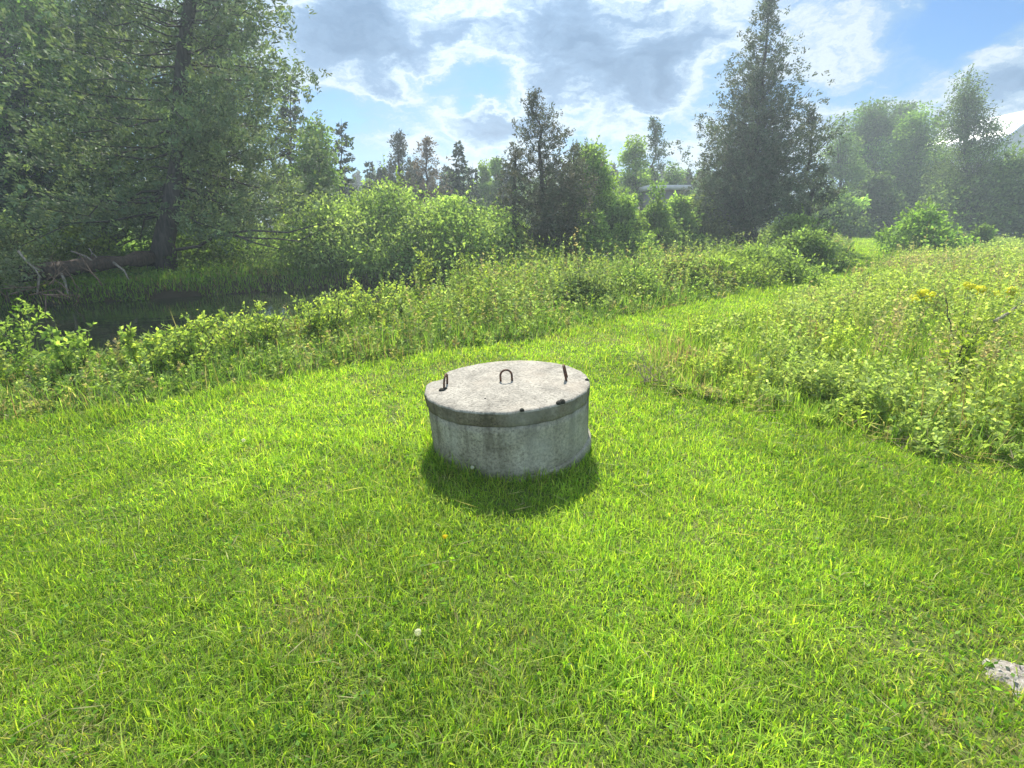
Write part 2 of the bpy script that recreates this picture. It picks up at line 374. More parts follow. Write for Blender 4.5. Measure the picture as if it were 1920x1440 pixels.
def build_weeds():
    rng = np.random.default_rng(33)
    g = Geo()
    x, y = sample_wedge(rng, 2.4, 36, lambda y: 26 * np.minimum(1, (3.6 / y) ** 0.95))
    ok = in_field(x, y) & (rng.random(len(x)) < 0.3 + 0.85 * vnoise(x, y + 20, 0.9)); x, y = x[ok], y[ok]
    e, _ = seg_dist(FIELD[:6], x, y); e2, _ = seg_dist(FIELD[-6:] + FIELD[:1], x, y); n = len(x)
    H = (0.33 + 0.6 * vnoise(x, y, 1.1) ** 1.4 + 0.14 * vnoise(x, y, 3)) * np.exp(rng.normal(0, 0.22, n)) * np.interp(y, [10, 22, 36], [1, 0.72, 0.5])
    H *= (0.26 + 0.74 * smooth(-0.1, 1.3, e + 0.9 * (vnoise(x, y, 0.45) - 0.5))) * (0.35 + 0.65 * smooth(0.0, 1.6, e2))
    pat = vnoise(x + 40, y, 1.4) + rng.normal(0, 0.16, n)
    PAL = [[(0.36, 0.46, 0.1), (0.31, 0.4, 0.09)], [(0.29, 0.38, 0.12), (0.24, 0.33, 0.1), (0.34, 0.41, 0.17)], [(0.38, 0.46, 0.13), (0.31, 0.42, 0.12)], [(0.36, 0.3, 0.2), (0.3, 0.34, 0.16)]]
    kind = np.digitize(pat, [0.42, 0.58, 0.73])
    kind = np.array([1, 0, 2, 3])[kind]
    for q, cs in enumerate(PAL):
        sel = np.where(kind == q)[0]; m = rng.integers(5, 13, len(sel)); idx = np.repeat(sel, m)
        a = rng.uniform(0, 6.28, len(idx)); r = rng.random(len(idx)) ** 0.6 * (0.07 + 0.18 * H[idx]) * np.maximum(1, (y[idx] / 6) ** 0.4)
        xx = x[idx] + np.cos(a) * r; yy = y[idx] + np.sin(a) * r
        hh = H[idx] * (1 - 0.45 * (r / (r.max() + 1e-6))) * np.exp(rng.normal(0, 0.16, len(idx)))
        weeds(g, xx, yy, hh, rng, cs, 17, (0.058, 0.066, 0.046, 0.055)[q])
    tall_grass(g, rng, in_field, 34, 1700, 0.17, [GREEN, DEEP, (0.2, 0.3, 0.08), LIME])
    x, y = sample_wedge(rng, 2.4, 9, lambda y: 420 + 0 * y); e, _ = seg_dist(FIELD[:6], x, y)
    ok = (e < 0.34 * vnoise(x, y, 0.5) + 0.06) & (vnoise(x + 3, y, 0.7) > 0.35); x, y = x[ok], y[ok]; n = len(x)
    b = np.stack([x, y, zg(x, y) + rng.uniform(0.02, 0.14, n)], -1); ax = rng.normal(size=(n, 3)); ax[:, 2] *= 0.5
    kites(g, b, ax, rng.uniform(0.05, 0.2, n), rng.uniform(0.003, 0.007, n), mixc([STRAW, (0.3, 0.24, 0.16), (0.36, 0.3, 0.22)], n, rng), rng)
    x, y = sample_wedge(rng, 3, 20, lambda y: 10 * np.minimum(1, (5 / y))); ok = in_field(x, y) & (vnoise(x, y, 1.0) > 0.4); x, y = x[ok], y[ok]; n = len(x)
    hh = rng.uniform(0.3, 0.75, n); ax = rng.normal(0, 0.22, (n, 3)); ax[:, 2] = 1
    kites(g, np.stack([x, y, zg(x, y)], -1), ax, hh, 0.007 * np.maximum(1, (y / 5) ** 0.6), mixc([(0.22, 0.15, 0.1), (0.3, 0.22, 0.14), (0.16, 0.1, 0.07)], n, rng), rng)
    tag(g.build('field_weeds', M_LEAF), kind='stuff')
    g = Geo()
    x, y = sample_wedge(rng, 2.6, 34, lambda y: 150 * np.minimum(1, (5.0 / y) ** 1.1))
    ok = near_bank(x, y); x, y = x[ok], y[ok]
    e, _ = seg_dist(LAWN_EDGE, x, y)
    H = (0.16 + 0.42 * vnoise(x + 5, y, 0.8) ** 1.3 + 0.34 * smooth(-2, 0, x) * smooth(0.5, 1.8, e) * (1 - 0.5 * smooth(9, 16, y))) * (1 - 0.4 * smooth(-1.5, -3.5, x)) * np.exp(rng.normal(0, 0.28, len(x))) * (0.4 + 0.6 * smooth(0.0, 0.7, e))
    weeds(g, x, y, H, rng, W_COL + [(0.2, 0.28, 0.13), (0.32, 0.27, 0.17), (0.3, 0.38, 0.18), (0.28, 0.38, 0.12)], 17, 0.06)
    tall_grass(g, rng, near_bank, 34, 1100, 0.19, [GREEN, DEEP, (0.14, 0.22, 0.06), (0.12, 0.19, 0.08)])
    tag(g.build('bank_weeds', M_LEAF), kind='stuff')
    g = Geo()
    x, y = sample_wedge(rng, 8, 55, lambda y: 30 * np.minimum(1, (12.0 / y) ** 1.1))
    ok = far_bank(x, y); x, y = x[ok], y[ok]
    H = (0.12 + 0.3 * vnoise(x + 5, y, 1.4)) * np.exp(rng.normal(0, 0.2, len(x)))
    weeds(g, x, y, H, rng, [(0.15, 0.25, 0.06), (0.1, 0.18, 0.05), (0.2, 0.3, 0.09)], 10, 0.09, None, 9)
    tall_grass(g, rng, far_bank, 50, 1500, 0.13, [(0.18, 0.34, 0.04), GREEN, (0.24, 0.36, 0.06)], 8.0, 0.012)
    tag(g.build('far_bank_grass', M_LEAF), kind='stuff')
build_weeds()

# ------------------------------------------------------------------ trees
def bend(base, top, n, rng, wob):
    t = np.linspace(0, 1, n)[:, None]
    p = base + (top - base) * t
    p[1:-1] += rng.normal(0, wob, (n - 2, 3)) * np.array([1, 1, 0.15])
    return p
CEDAR = [(0.08, 0.11, 0.05), (0.1, 0.115, 0.06), (0.06, 0.09, 0.05)]
SPRUCE = [(0.05, 0.08, 0.05), (0.065, 0.095, 0.055), (0.04, 0.065, 0.045)]
BROAD = [(0.14, 0.24, 0.07), (0.18, 0.29, 0.08), (0.1, 0.17, 0.06)]
def cedar(name, label, base, H, prof, nl, rng, cb=0.05, lean=(0, 0), cols=CEDAR, spray=0.16, per=16, sp_n=9, tr=0.16, up=0.55, droop=0.25, group=None, gaps=0.0, stems=1, cat='tree', twig=True, thin=0.55, thin0=0.42, open_front=False, zmin=-9, wob=0.012):
    """scale-leaved conifer: prof = [(height fraction, limb length in m)]"""
    root = empty(name, base); tag(root, label, cat, group)
    gt, gl = Geo(), Geo()
    hp = [p[0] for p in prof]; wp = [p[1] for p in prof]
    for k in range(stems):
        off = np.array([rng.normal(0, 0.3), rng.normal(0, 0.2), 0]) if k else np.zeros(3)
        Hk = H * (1 if k == 0 else rng.uniform(0.6, 0.8))
        T = bend(off + np.array([0, 0, -0.15]), off * 1.6 + np.array([lean[0], lean[1], Hk]), 12, rng, wob * H)
        rr = tr * (1 if k == 0 else 0.7) * np.linspace(1, 0.06, 12) ** 0.9; rr[0] *= 1.5
        tube(gt, T, rr, 9)
        ts = np.linspace(0, 1, 12)
        n = nl if k == 0 else int(nl * 0.5)
        hh = cb + (0.995 - cb) * (np.arange(n) + rng.random(n)) / n
        for t in hh:
            Lm = np.interp(t * Hk / H, hp, wp) * rng.uniform(0.72, 1.08)
            if k: Lm *= 0.7
            if Lm < 0.05 or rng.random() < gaps: continue
            a = rng.uniform(0, 2 * math.pi)
            if open_front and t < 0.5 and math.sin(a) < -0.9: continue
            s0 = np.array([np.interp(t, ts, T[:, i]) for i in range(3)])
            d = np.array([math.cos(a), math.sin(a), 0])
            q = np.linspace(0, 1, 6)[:, None]
            L = s0 + d * Lm * q + np.array([0, 0, 1.0]) * Lm * ((-droop * rng.uniform(0.4, 1.3) * (1 - t)) * q + up * rng.uniform(0.4, 1.3) * q ** 2)
            L[1:] += rng.normal(0, 0.03 * Lm, (5, 3))
            if twig: tube(gt, L[:5], max(0.006, 0.012 * Lm ** 0.8) * np.linspace(1, 0.25, 5), 4, cap=False)
            m = max(3, int(per * Lm ** 0.9 * 0.8 * (1 - thin * float(smooth(thin0, thin0 + 0.2, t)))))
            q2 = rng.uniform(0.1, 1.0, m) ** 0.8
            C = np.stack([np.interp(q2, q[:, 0], L[:, i]) for i in range(3)], -1)
            C += rng.normal(0, 0.07 * Lm + 0.04, (m, 3)) * np.array([1, 1, 0.8])
            C = C[C[:, 2] > zmin]; m = len(C)
            if m == 0: continue
            D = d * 0.7 + np.array([0, 0, 0.45]) + rng.normal(0, 0.5, (m, 3))
            sp2 = sp_n * 2; sp_n_ = sp2
            B = np.repeat(C, sp2, 0) + rng.normal(0, spray * 0.42, (m * sp2, 3))
            A = np.repeat(D, sp2, 0) + rng.normal(0, 0.6, (m * sp2, 3))
            cc = np.repeat(mixc(cols, m, rng, None, 0.2), sp2, 0) * np.exp(rng.normal(0, 0.15, (m * sp2, 1)))
            l = spray * 0.8 * rng.uniform(0.6, 1.3, m * sp2)
            kites(gl, B, A, l, l * rng.uniform(0.3, 0.5, m * sp2), cc, rng)
    gt.build('trunk', M_BARK, root, True); gl.build('crown', M_NEEDLE, root)
    return root
def spruce(name, label, base, H, Wd, nl, rng, cols=SPRUCE, leaf=0.16, group=None, lean=(0, 0)):
    root = empty(name, base); tag(root, label, 'tree', group)
    gt, gl = Geo(), Geo()
    T = bend(np.array([0, 0, -0.15]), np.array([lean[0], lean[1], H]), 10, rng, 0.004 * H)
    tube(gt, T, 0.014 * H * np.linspace(1, 0.05, 10), 7); ts = np.linspace(0, 1, 10)
    nw = max(8, int(nl / 6))
    for w in range(nw):
        t0 = 0.04 + 0.95 * w / nw
        for a0 in range(6):
            t = min(0.995, t0 + rng.normal(0, 0.3 / nw)); Lm = Wd * (1 - t) ** 0.85 * rng.uniform(0.7, 1.12) + 0.05
            s0 = np.array([np.interp(t, ts, T[:, i]) for i in range(3)])
            a = a0 * 1.047 + w * 0.5 + rng.normal(0, 0.2); d = np.array([math.cos(a), math.sin(a), 0])
            q = np.linspace(0, 1, 5)[:, None]
            L = s0 + d * Lm * q + np.array([0, 0, 1.0]) * Lm * (-0.32 * (1 - t) * q + 0.22 * q ** 2)
            tube(gt, L, max(0.006, 0.018 * Lm) * np.linspace(1, 0.3, 5), 4, cap=False)
            m = max(6, int(26 * Lm)); q2 = rng.uniform(0.1, 1, m)
            C = np.stack([np.interp(q2, q[:, 0], L[:, i]) for i in range(3)], -1)
            side = np.array([-d[1], d[0], 0]) * rng.choice([-1, 1], m)[:, None]
            A = d * 0.7 + side * rng.uniform(0.3, 1.1, m)[:, None] + rng.normal(0, 0.2, (m, 3)) + np.array([0, 0, -0.15])
            sl = (0.1 + 0.28 * Lm * (1.05 - q2))
            k = 4
            B = np.repeat(C, k, 0) + nrm(np.repeat(A, k, 0)) * (np.repeat(sl, k) * rng.random(m * k))[:, None]
            AA = np.repeat(A, k, 0) + rng.normal(0, 0.5, (m * k, 3))
            l = leaf * rng.uniform(0.6, 1.2, m * k)
            kites(gl, B, AA, l, l * 0.42, mixc(cols, m * k, rng, None, 0.22), rng)
    gt.build('trunk', M_BARK, root, True); gl.build('crown', M_NEEDLE, root)
    return root
def broadleaf(name, label, base, H, Wd, nlobe, rng, cb=0.2, cols=BROAD, leaf=0.14, per=260, group=None, lean=(0, 0), shape=0.5, depth=None, stems=1, cat='tree', lobe_r=0.3, trunk_name='trunk', tr=None, gapr=0.0, twigs=0):
    """broad-leaved tree or shrub; leaves sit on many small clumps carried by limbs"""
    root = empty(name, base); tag(root, label, cat, group)
    gt, gl = Geo(), Geo(); depth = depth or Wd
    tr = tr or 0.016 * H
    Ts = []
    for k in range(stems):
        sp = 0 if stems == 1 else 0.55
        a = rng.uniform(0, 6.28)
        foot = np.array([math.cos(a), math.sin(a), 0]) * (0 if stems == 1 else 0.12 * Wd * rng.random()) + np.array([0, 0, -0.1])
        top = foot + np.array([math.cos(a) * Wd * sp * rng.random() + lean[0], math.sin(a) * depth * sp * rng.random() + lean[1], H * rng.uniform(0.72, 0.95)])
        T = bend(foot, top, 8, rng, 0.012 * H); Ts.append(T)
        tube(gt, T, tr * np.linspace(1, 0.12, 8), 7)
    for i in range(nlobe):
        t = (i + rng.random()) / nlobe; zc = cb + (1 - cb) * t
        rad = (np.sin(np.pi * np.clip(t * 0.93 + 0.07, 0, 1) ** shape) ** 0.75)
        a = rng.uniform(0, 6.28); q = rng.random() ** 0.45
        C = np.array([math.cos(a) * Wd * rad * q + lean[0] * zc, math.sin(a) * depth * rad * q + lean[1] * zc, zc * H * 0.9])
        C = C * (1 + rng.normal(0, 0.06))
        C[2] = max(C[2], 0.06 * H)
        T = Ts[rng.integers(stems)]; ts = np.linspace(0, 1, 8)
        t1 = np.clip(zc - rng.uniform(0.12, 0.4), 0.03, 0.97)
        s0 = np.array([np.interp(t1, ts, T[:, j]) for j in range(3)])
        Lb = bend(s0, C, 5, rng, 0.02 * H); tube(gt, Lb, tr * 0.3 * np.linspace(1, 0.2, 5), 4, cap=False)
        r = lobe_r * Wd * rng.uniform(0.6, 1.3)
        n = int(1.5 * per * rng.uniform(0.6, 1.3))
        off = np.clip(rng.normal(size=(n, 3)), -1.5, 1.5) * r * 0.62 * np.array([1.1, 1.1, 0.85])
        A = off / r * 0.6 + rng.normal(0, 0.6, (n, 3)) + np.array([0, 0, -0.1])
        l = leaf * rng.uniform(0.6, 1.3, n)
        cc = mixc(cols, 1, rng, None, 0.22) * np.exp(rng.normal(0, 0.2, (n, 1)))
        l = l * 0.85; kites(gl, C + off, A, l, l * rng.uniform(0.45, 0.7, n), cc, rng, 0.1)
        for _ in range(twigs):           # loose shoots that break the outline
            dd = nrm(np.array([rng.normal(0, 0.5), rng.normal(0, 0.5), 0.8])); ln = r * rng.uniform(1.1, 2.2); k = 14
            q = rng.random(k)[:, None]; B = C + dd * ln * q
            kites(gl, B, rng.normal(0, 0.6, (k, 3)) + dd, leaf * rng.uniform(0.6, 1.1, k), leaf * 0.45, cc[:1] * np.exp(rng.normal(0, 0.15, (k, 1))), rng)
            tube(gt, np.stack([C, C + dd * ln]), [0.008, 0.003], 3, cap=False)
    gt.build(trunk_name, M_BARK, root, True); gl.build('crown' if cat == 'tree' else 'foliage', M_LEAF, root)
    return root
def gpt(u, y):          # ground point seen in column u at distance y
    p = at(u, 500, y)
    for _ in range(2): pass
    d = ray(u, 405); x = d[0] / d[1] * y
    # column u shifts a little with height; solve for the ground
    zc = y * math.cos(PITCH) + 1.6 * math.sin(PITCH)
    x = (u - 960) / F * zc
    return np.array([x, y, float(zg(x, y))])
def topz(v, y):         # height reached by row v at distance y
    return at(960, v, y)[2]
def px(w, y):           # pixels to metres
    return w / F * (y * math.cos(PITCH))
def xat(u, v, y): return at(u, v, y)[0]

RN = lambda s: np.random.default_rng(s)
# --- the three big cedars
y = 15.2; b = gpt(305, y); H = 11.5
cedar('cedar_tree', 'huge grey-green cedar whose low limbs hang over the pond', b, H,
      [(0, 1.9), (0.1, 3.4), (0.2, 4.1), (0.3, 4.0), (0.4, 3.4), (0.5, 3.0), (0.6, 2.9), (0.8, 1.8), (1, 0.3)], 220, RN(101), cb=0.15,
      lean=((xat(350, 0, y) - b[0]) * 11.5 / 6.75, 0.4), spray=0.15, per=19, thin=0.6, thin0=0.38, open_front=True, sp_n=8, tr=0.3, up=0.25, droop=0.45, cols=[(0.13, 0.19, 0.095), (0.16, 0.21, 0.11), (0.095, 0.15, 0.075), (0.24, 0.31, 0.11)], zmin=0.9, wob=0.004)
y = 17.6; b = gpt(1022, y); H = topz(172, y) - b[2]
cedar('cedar_tree', 'dark slender leaning cedar standing alone behind the concrete well lid', b, H,
      [(0, 0.3), (0.12, 1.2), (0.25, 1.95), (0.4, 1.7), (0.55, 1.25), (0.75, 0.75), (1, 0.1)], 150, RN(102), cb=0.14,
      lean=(xat(1004, 172, y) - b[0], 0), spray=0.10, per=24, sp_n=8, tr=0.12, up=0.75, droop=0.2, thin=0.45, thin0=0.45, cols=[(0.09, 0.11, 0.07), (0.11, 0.105, 0.075), (0.07, 0.09, 0.06)], gaps=0.05)
y = 25.0; b = gpt(1403, y); H = topz(-8, y) - b[2]
cedar('cedar_tree', 'tallest dense dark cedar with several trunks above the bank brush', b, H,
      [(0, 1.2), (0.1, 2.9), (0.25, 3.1), (0.39, 2.8), (0.5, 2.4), (0.6, 2.0), (0.7, 1.6), (0.8, 1.2), (0.9, 0.6), (1, 0.1)], 260, RN(103), cb=0.16,
      lean=(xat(1445, -8, y) - b[0], 0), spray=0.15, per=13, sp_n=8, tr=0.2, up=0.6, droop=0.2, stems=3, thin=0.62, thin0=0.38, cols=[(0.11, 0.15, 0.085), (0.13, 0.145, 0.095), (0.085, 0.125, 0.07)])
def tree_at(kind, label, u, yy, vtop, wpx, seed, utop=None, **kw):
    b = gpt(u, yy); H = topz(vtop, yy) - b[2]; rng = RN(seed)
    if utop is not None: kw['lean'] = (xat(utop, vtop, yy) - b[0], 0)
    else: kw['lean'] = (xat(u, vtop, yy) - b[0], 0)
    W = px(wpx, yy)
    if kind == 'spruce':
        return spruce('spruce_tree', label, b, H, W, kw.pop('nl', 110), rng, leaf=kw.pop('leaf', 0.16 * max(1, yy / 25)), **kw)
    if kind == 'cedar':
        pr = kw.pop('prof', [(0, .6), (.15, 1), (.35, .95), (.55, .7), (.8, .38), (1, .05)])
        return cedar('cedar_tree', label, b, H, [(a, c * W) for a, c in pr], kw.pop('nl', 110), rng, spray=kw.pop('spray', 0.15), **kw)
    return broadleaf(kw.pop('name', 'broadleaf_tree'), label, b, H, W, kw.pop('nl', 60), rng, leaf=kw.pop('leaf', 0.15) * max(1, yy / 40), **kw)
PALE = [(0.19, 0.29, 0.08), (0.23, 0.34, 0.09), (0.14, 0.23, 0.075)]
DARKB = [(0.08, 0.15, 0.05), (0.11, 0.18, 0.055), (0.065, 0.115, 0.045)]
# --- woods behind the pond
tree_at('broad', 'bright green leafy tree at the very edge of the pond woods', -10, 20, -160, 150, 201, cb=0.12, cols=[(0.18, 0.34, 0.08), (0.22, 0.38, 0.09), (0.13, 0.25, 0.07)], nl=110, per=300, leaf=0.16, shape=0.6)
tree_at('broad', 'dark leafy tree behind the huge cedar of the pond', 190, 22, -120, 170, 202, cb=0.1, cols=DARKB, nl=110, per=280, leaf=0.17, shape=0.6)
tree_at('spruce', 'dark spruce deep in the shade of the pond woods', 45, 18.5, 110, 120, 203, nl=140)
tree_at('broad', 'tall thin-topped leafy tree showing sky beside the huge cedar', 400, 24, -80, 130, 204, cb=0.2, cols=DARKB, nl=80, per=200, leaf=0.17, shape=0.55)
tree_at('spruce', 'pointed dark spruce just behind the huge cedar edge', 545, 24, 128, 62, 205, nl=120)
tree_at('broad', 'rounded mid-green tree filling below the pointed spruce', 590, 22, 235, 62, 206, cb=0.05, cols=BROAD, nl=55, per=220, shape=0.45)
tree_at('spruce', 'thin spiky spruce above the willow bushes beside open sky', 640, 27, 222, 48, 207, nl=100)
tree_at('spruce', 'tiny dark spruce low in the sky gap', 692, 34, 300, 26, 208, nl=70)
tree_at('cedar', 'narrow see-through cedar behind the willow bushes', 748, 31, 250, 58, 209, nl=120, spray=0.19, per=12, sp_n=7, gaps=0.08, up=0.8, cols=[(0.062, 0.078, 0.054), (0.078, 0.078, 0.059)])
tree_at('cedar', 'brownish twiggy half-dead cedar with ragged bare top', 800, 33, 262, 62, 210, nl=130, spray=0.19, per=12, sp_n=6, gaps=0.08, up=0.9, cols=[(0.155, 0.116, 0.078), (0.109, 0.101, 0.07), (0.186, 0.132, 0.093)])
tree_at('spruce', 'small pointed spruce touching the brownish cedar', 834, 36, 303, 24, 211, nl=70)
tree_at('spruce', 'straight church-spire spruce in the middle distance', 860, 30, 262, 36, 212, nl=110)
tree_at('spruce', 'short blunt spruce hugging the church-spire spruce', 886, 32, 305, 24, 213, nl=70)
tree_at('spruce', 'dark full spruce low between the tiny spruce and the see-through cedar', 716, 37, 312, 40, 230, nl=120)
tree_at('spruce', 'broad dark spruce wedged between the see-through and brownish cedars', 776, 39, 300, 40, 231, nl=120)
tree_at('broad', 'soft round green tree low behind the church-spire spruce', 846, 41, 322, 40, 232, cb=0.05, cols=BROAD, nl=50, per=160, leaf=0.2)
tree_at('spruce', 'dark narrow spruce between the paler poplars and the leaning cedar', 950, 35, 300, 30, 233, nl=110)
tree_at('broad', 'pale young poplar with the thinner top of the pair', 908, 38, 300, 24, 214, cb=0.08, cols=PALE, nl=40, per=120, leaf=0.2, shape=0.75)
tree_at('broad', 'pale young poplar standing taller of the pair', 928, 37, 288, 22, 215, cb=0.08, cols=PALE, nl=40, per=120, leaf=0.2, shape=0.75)
tree_at('cedar', 'shorter dark cedar crowded against the slender leaning cedar', 1062, 19, 272, 48, 216, utop=1078, nl=90, spray=0.12, per=12, sp_n=7, up=0.8, cols=[(0.1, 0.14, 0.075), (0.12, 0.14, 0.08)])
tree_at('cedar', 'low side cedar under the slender leaning cedar', 965, 18, 278, 30, 217, utop=966, nl=60, spray=0.1, per=9, sp_n=7, up=0.8, gaps=0.2, cols=[(0.07, 0.081, 0.046), (0.085, 0.078, 0.054)])
tree_at('broad', 'light green rounded tree between two dark cedars', 1108, 21, 268, 72, 218, cb=0.08, cols=PALE, nl=90, per=220, leaf=0.12, shape=0.42, twigs=1)
tree_at('broad', 'yellow-green tree leaning on a darker pointed one', 1192, 36, 250, 42, 219, cb=0.08, cols=PALE, nl=50, per=160, leaf=0.19, shape=0.55)
tree_at('cedar', 'darker pointed tree above the pale shed roof', 1225, 38, 226, 52, 220, nl=90, spray=0.24, per=8, sp_n=7, cols=[(0.078, 0.132, 0.062), (0.093, 0.139, 0.07)])
tree_at('broad', 'leafy tree tucked at the edge of the tallest cedar', 1262, 43, 300, 40, 221, cb=0.05, cols=BROAD, nl=45, per=150, leaf=0.17)
tree_at('cedar', 'shorter cedar joined to the tallest cedar', 1520, 26, 205, 52, 222, nl=110, spray=0.17, per=10, sp_n=8, cols=[(0.07, 0.101, 0.054), (0.085, 0.101, 0.062)], prof=[(0, .9), (.2, 1), (.5, .85), (.8, .5), (1, .05)])
# --- trees round the far lawn and the house
tree_at('broad', 'slim pale tree filling the gap beside the tallest cedar', 1580, 50, 215, 44, 223, cb=0.05, cols=[(0.124, 0.217, 0.078), (0.155, 0.248, 0.085)], nl=50, per=150, leaf=0.2)
tree_at('broad', 'round-headed green tree, highest of the far lawn row', 1640, 54, 180, 62, 224, cb=0.08, cols=[(0.093, 0.186, 0.054), (0.124, 0.232, 0.062), (0.078, 0.139, 0.046)], nl=80, per=220, leaf=0.22, shape=0.5)
tree_at('broad', 'dark round tree peeping over the light green one', 1700, 62, 184, 46, 225, cb=0.1, cols=DARKB, nl=60, per=180, leaf=0.24)
tree_at('broad', 'light green full tree before the dark round one', 1722, 50, 200, 64, 226, cb=0.05, cols=[(0.155, 0.279, 0.07), (0.186, 0.31, 0.078), (0.116, 0.202, 0.062)], nl=80, per=220, leaf=0.2)
tree_at('spruce', 'tiny dark spruce top beside the feathery tree', 1763, 64, 194, 24, 227, nl=70)
tree_at('broad', 'big feathery grey-green tree covering most of the house', 1822, 41, 140, 60, 228, cb=0.05, cols=[(0.116, 0.178, 0.078), (0.139, 0.209, 0.093), (0.093, 0.139, 0.07)], nl=90, per=200, leaf=0.16, shape=0.7, twigs=2)
tree_at('spruce', 'dark spruce cut by the picture edge above the house roof', 1945, 60, 120, 44, 229, nl=90)

# --- shrubs
def shrub(label, u, yy, vtop, wpx, seed, cols=BROAD, nl=45, per=200, leaf=0.09, lobe_r=0.24, twigs=1, group=None, name='shrub', depth=None, cb=0.08):
    b = gpt(u, yy); H = topz(vtop, yy) - b[2]
    return broadleaf(name, label, b, H, px(wpx * 1.3, yy), nl, RN(seed), cb=cb, cols=cols, leaf=max(leaf, 0.0075 * yy), per=int(per * 0.75), stems=6, cat='shrub', shape=0.42, lobe_r=lobe_r, trunk_name='stems', tr=0.025, twigs=twigs, group=group, depth=depth)
WIL = [(0.24, 0.35, 0.1), (0.28, 0.4, 0.11), (0.17, 0.27, 0.085), (0.3, 0.39, 0.15)]
shrub('bright willow bush nearest the pond end of the far bank', 630, 16.9, 384, 105, 301, WIL, 60, 230)
shrub('tallest willow bush in the middle of the far bank clump', 735, 18.3, 364, 125, 302, WIL, 70, 240)
shrub('willow bush between the tallest willow and the leaning cedar', 850, 17.3, 382, 115, 303, WIL, 60, 230)
shrub('low end willow bush touching the leaning cedar trunk', 940, 17.9, 402, 85, 304, WIL, 50, 220)
shrub('grey-green bush beside the leaning cedar trunk', 1105, 18.8, 400, 60, 305, PALE, 40, 200)
shrub('pale bush on the stream bank below the light green tree', 1165, 20, 372, 56, 306, PALE, 40, 200)
shrub('pale bush in front of the shed', 1225, 22, 363, 52, 307, PALE, 40, 200)
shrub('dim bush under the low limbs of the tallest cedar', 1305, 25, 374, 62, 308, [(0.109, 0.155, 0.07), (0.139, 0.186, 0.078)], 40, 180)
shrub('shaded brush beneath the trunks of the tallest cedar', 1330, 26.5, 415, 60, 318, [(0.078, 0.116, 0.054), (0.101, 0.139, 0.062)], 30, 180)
shrub('soft green bush hiding the shed wall', 1262, 23.5, 364, 46, 327, PALE, 40, 200)
shrub('pale brush beside the trunks of the tallest cedar', 1480, 19.5, 412, 60, 309, [(0.202, 0.295, 0.093), (0.232, 0.31, 0.124)], 36, 200)
shrub('dark-sided bank bush where the mown path narrows', 1500, 16.3, 440, 62, 310, [(0.155, 0.232, 0.078), (0.186, 0.279, 0.078)], 40, 200, 0.08)
shrub('low bank bush beside the mown path', 1420, 14.0, 478, 80, 311, [(0.186, 0.279, 0.078), (0.217, 0.31, 0.085)], 40, 180, 0.07)
shrub('low brownish bank bush behind the well', 1265, 11.8, 500, 85, 312, [(0.202, 0.264, 0.093), (0.232, 0.232, 0.109), (0.186, 0.279, 0.078)], 40, 160, 0.06)
shrub('low pale bank bush nearest behind the well lid', 1085, 9.6, 520, 75, 324, [(0.19, 0.27, 0.1), (0.23, 0.31, 0.12)], 34, 150, 0.05)
shrub('knee-high bank bush beside the brownish one', 1170, 10.6, 508, 80, 325, [(0.18, 0.27, 0.08), (0.21, 0.31, 0.09)], 34, 150, 0.05)
shrub('yellowish bank bush between brownish and low green bushes', 1345, 12.6, 488, 75, 326, [(0.22, 0.31, 0.07), (0.25, 0.34, 0.09)], 34, 150, 0.06)
shrub('light bush by the far lawn under the round-headed tree', 1560, 43, 360, 46, 313, PALE, 36, 180, 0.14)
shrub('dark cone-shaped bush on the far lawn edge', 1618, 44, 326, 42, 314, [(0.093, 0.155, 0.062), (0.116, 0.186, 0.07)], 40, 200, 0.13)
shrub('wide soft bush below the light green full tree', 1735, 48, 318, 80, 315, [(0.139, 0.217, 0.078), (0.171, 0.264, 0.085)], 50, 200, 0.15)
shrub('wide pale bush below the feathery tree', 1850, 40, 298, 95, 316, [(0.139, 0.217, 0.078), (0.171, 0.256, 0.093)], 60, 220, 0.14)
shrub('bright rounded bush standing out in the weed field', 1718, 24, 398, 56, 317, [(0.186, 0.31, 0.062), (0.217, 0.357, 0.078)], 40, 200, 0.1)
shrub('small upright bush on the near rim of the far lawn', 1838, 27, 426, 20, 319, [(0.155, 0.248, 0.07), (0.202, 0.31, 0.078)], 14, 140, 0.09)
shrub('leafy bush at the edge of the field below the house', 1930, 39, 326, 70, 320, [(0.124, 0.202, 0.07), (0.155, 0.232, 0.078)], 50, 200, 0.13)
shrub('silvery drooping shrub over the fallen log', 10, 12.6, 400, 85, 321, [(0.232, 0.295, 0.171), (0.279, 0.326, 0.202), (0.155, 0.217, 0.093)], 50, 220, 0.07)
shrub('yellow-green brush under the huge cedar', 150, 14.6, 425, 80, 322, [(0.139, 0.217, 0.062), (0.186, 0.264, 0.07)], 36, 180, 0.08)
shrub('shaded brush right behind the huge cedar trunk', 400, 17.5, 420, 110, 323, [(0.139, 0.232, 0.062), (0.109, 0.186, 0.054)], 40, 180, 0.09)

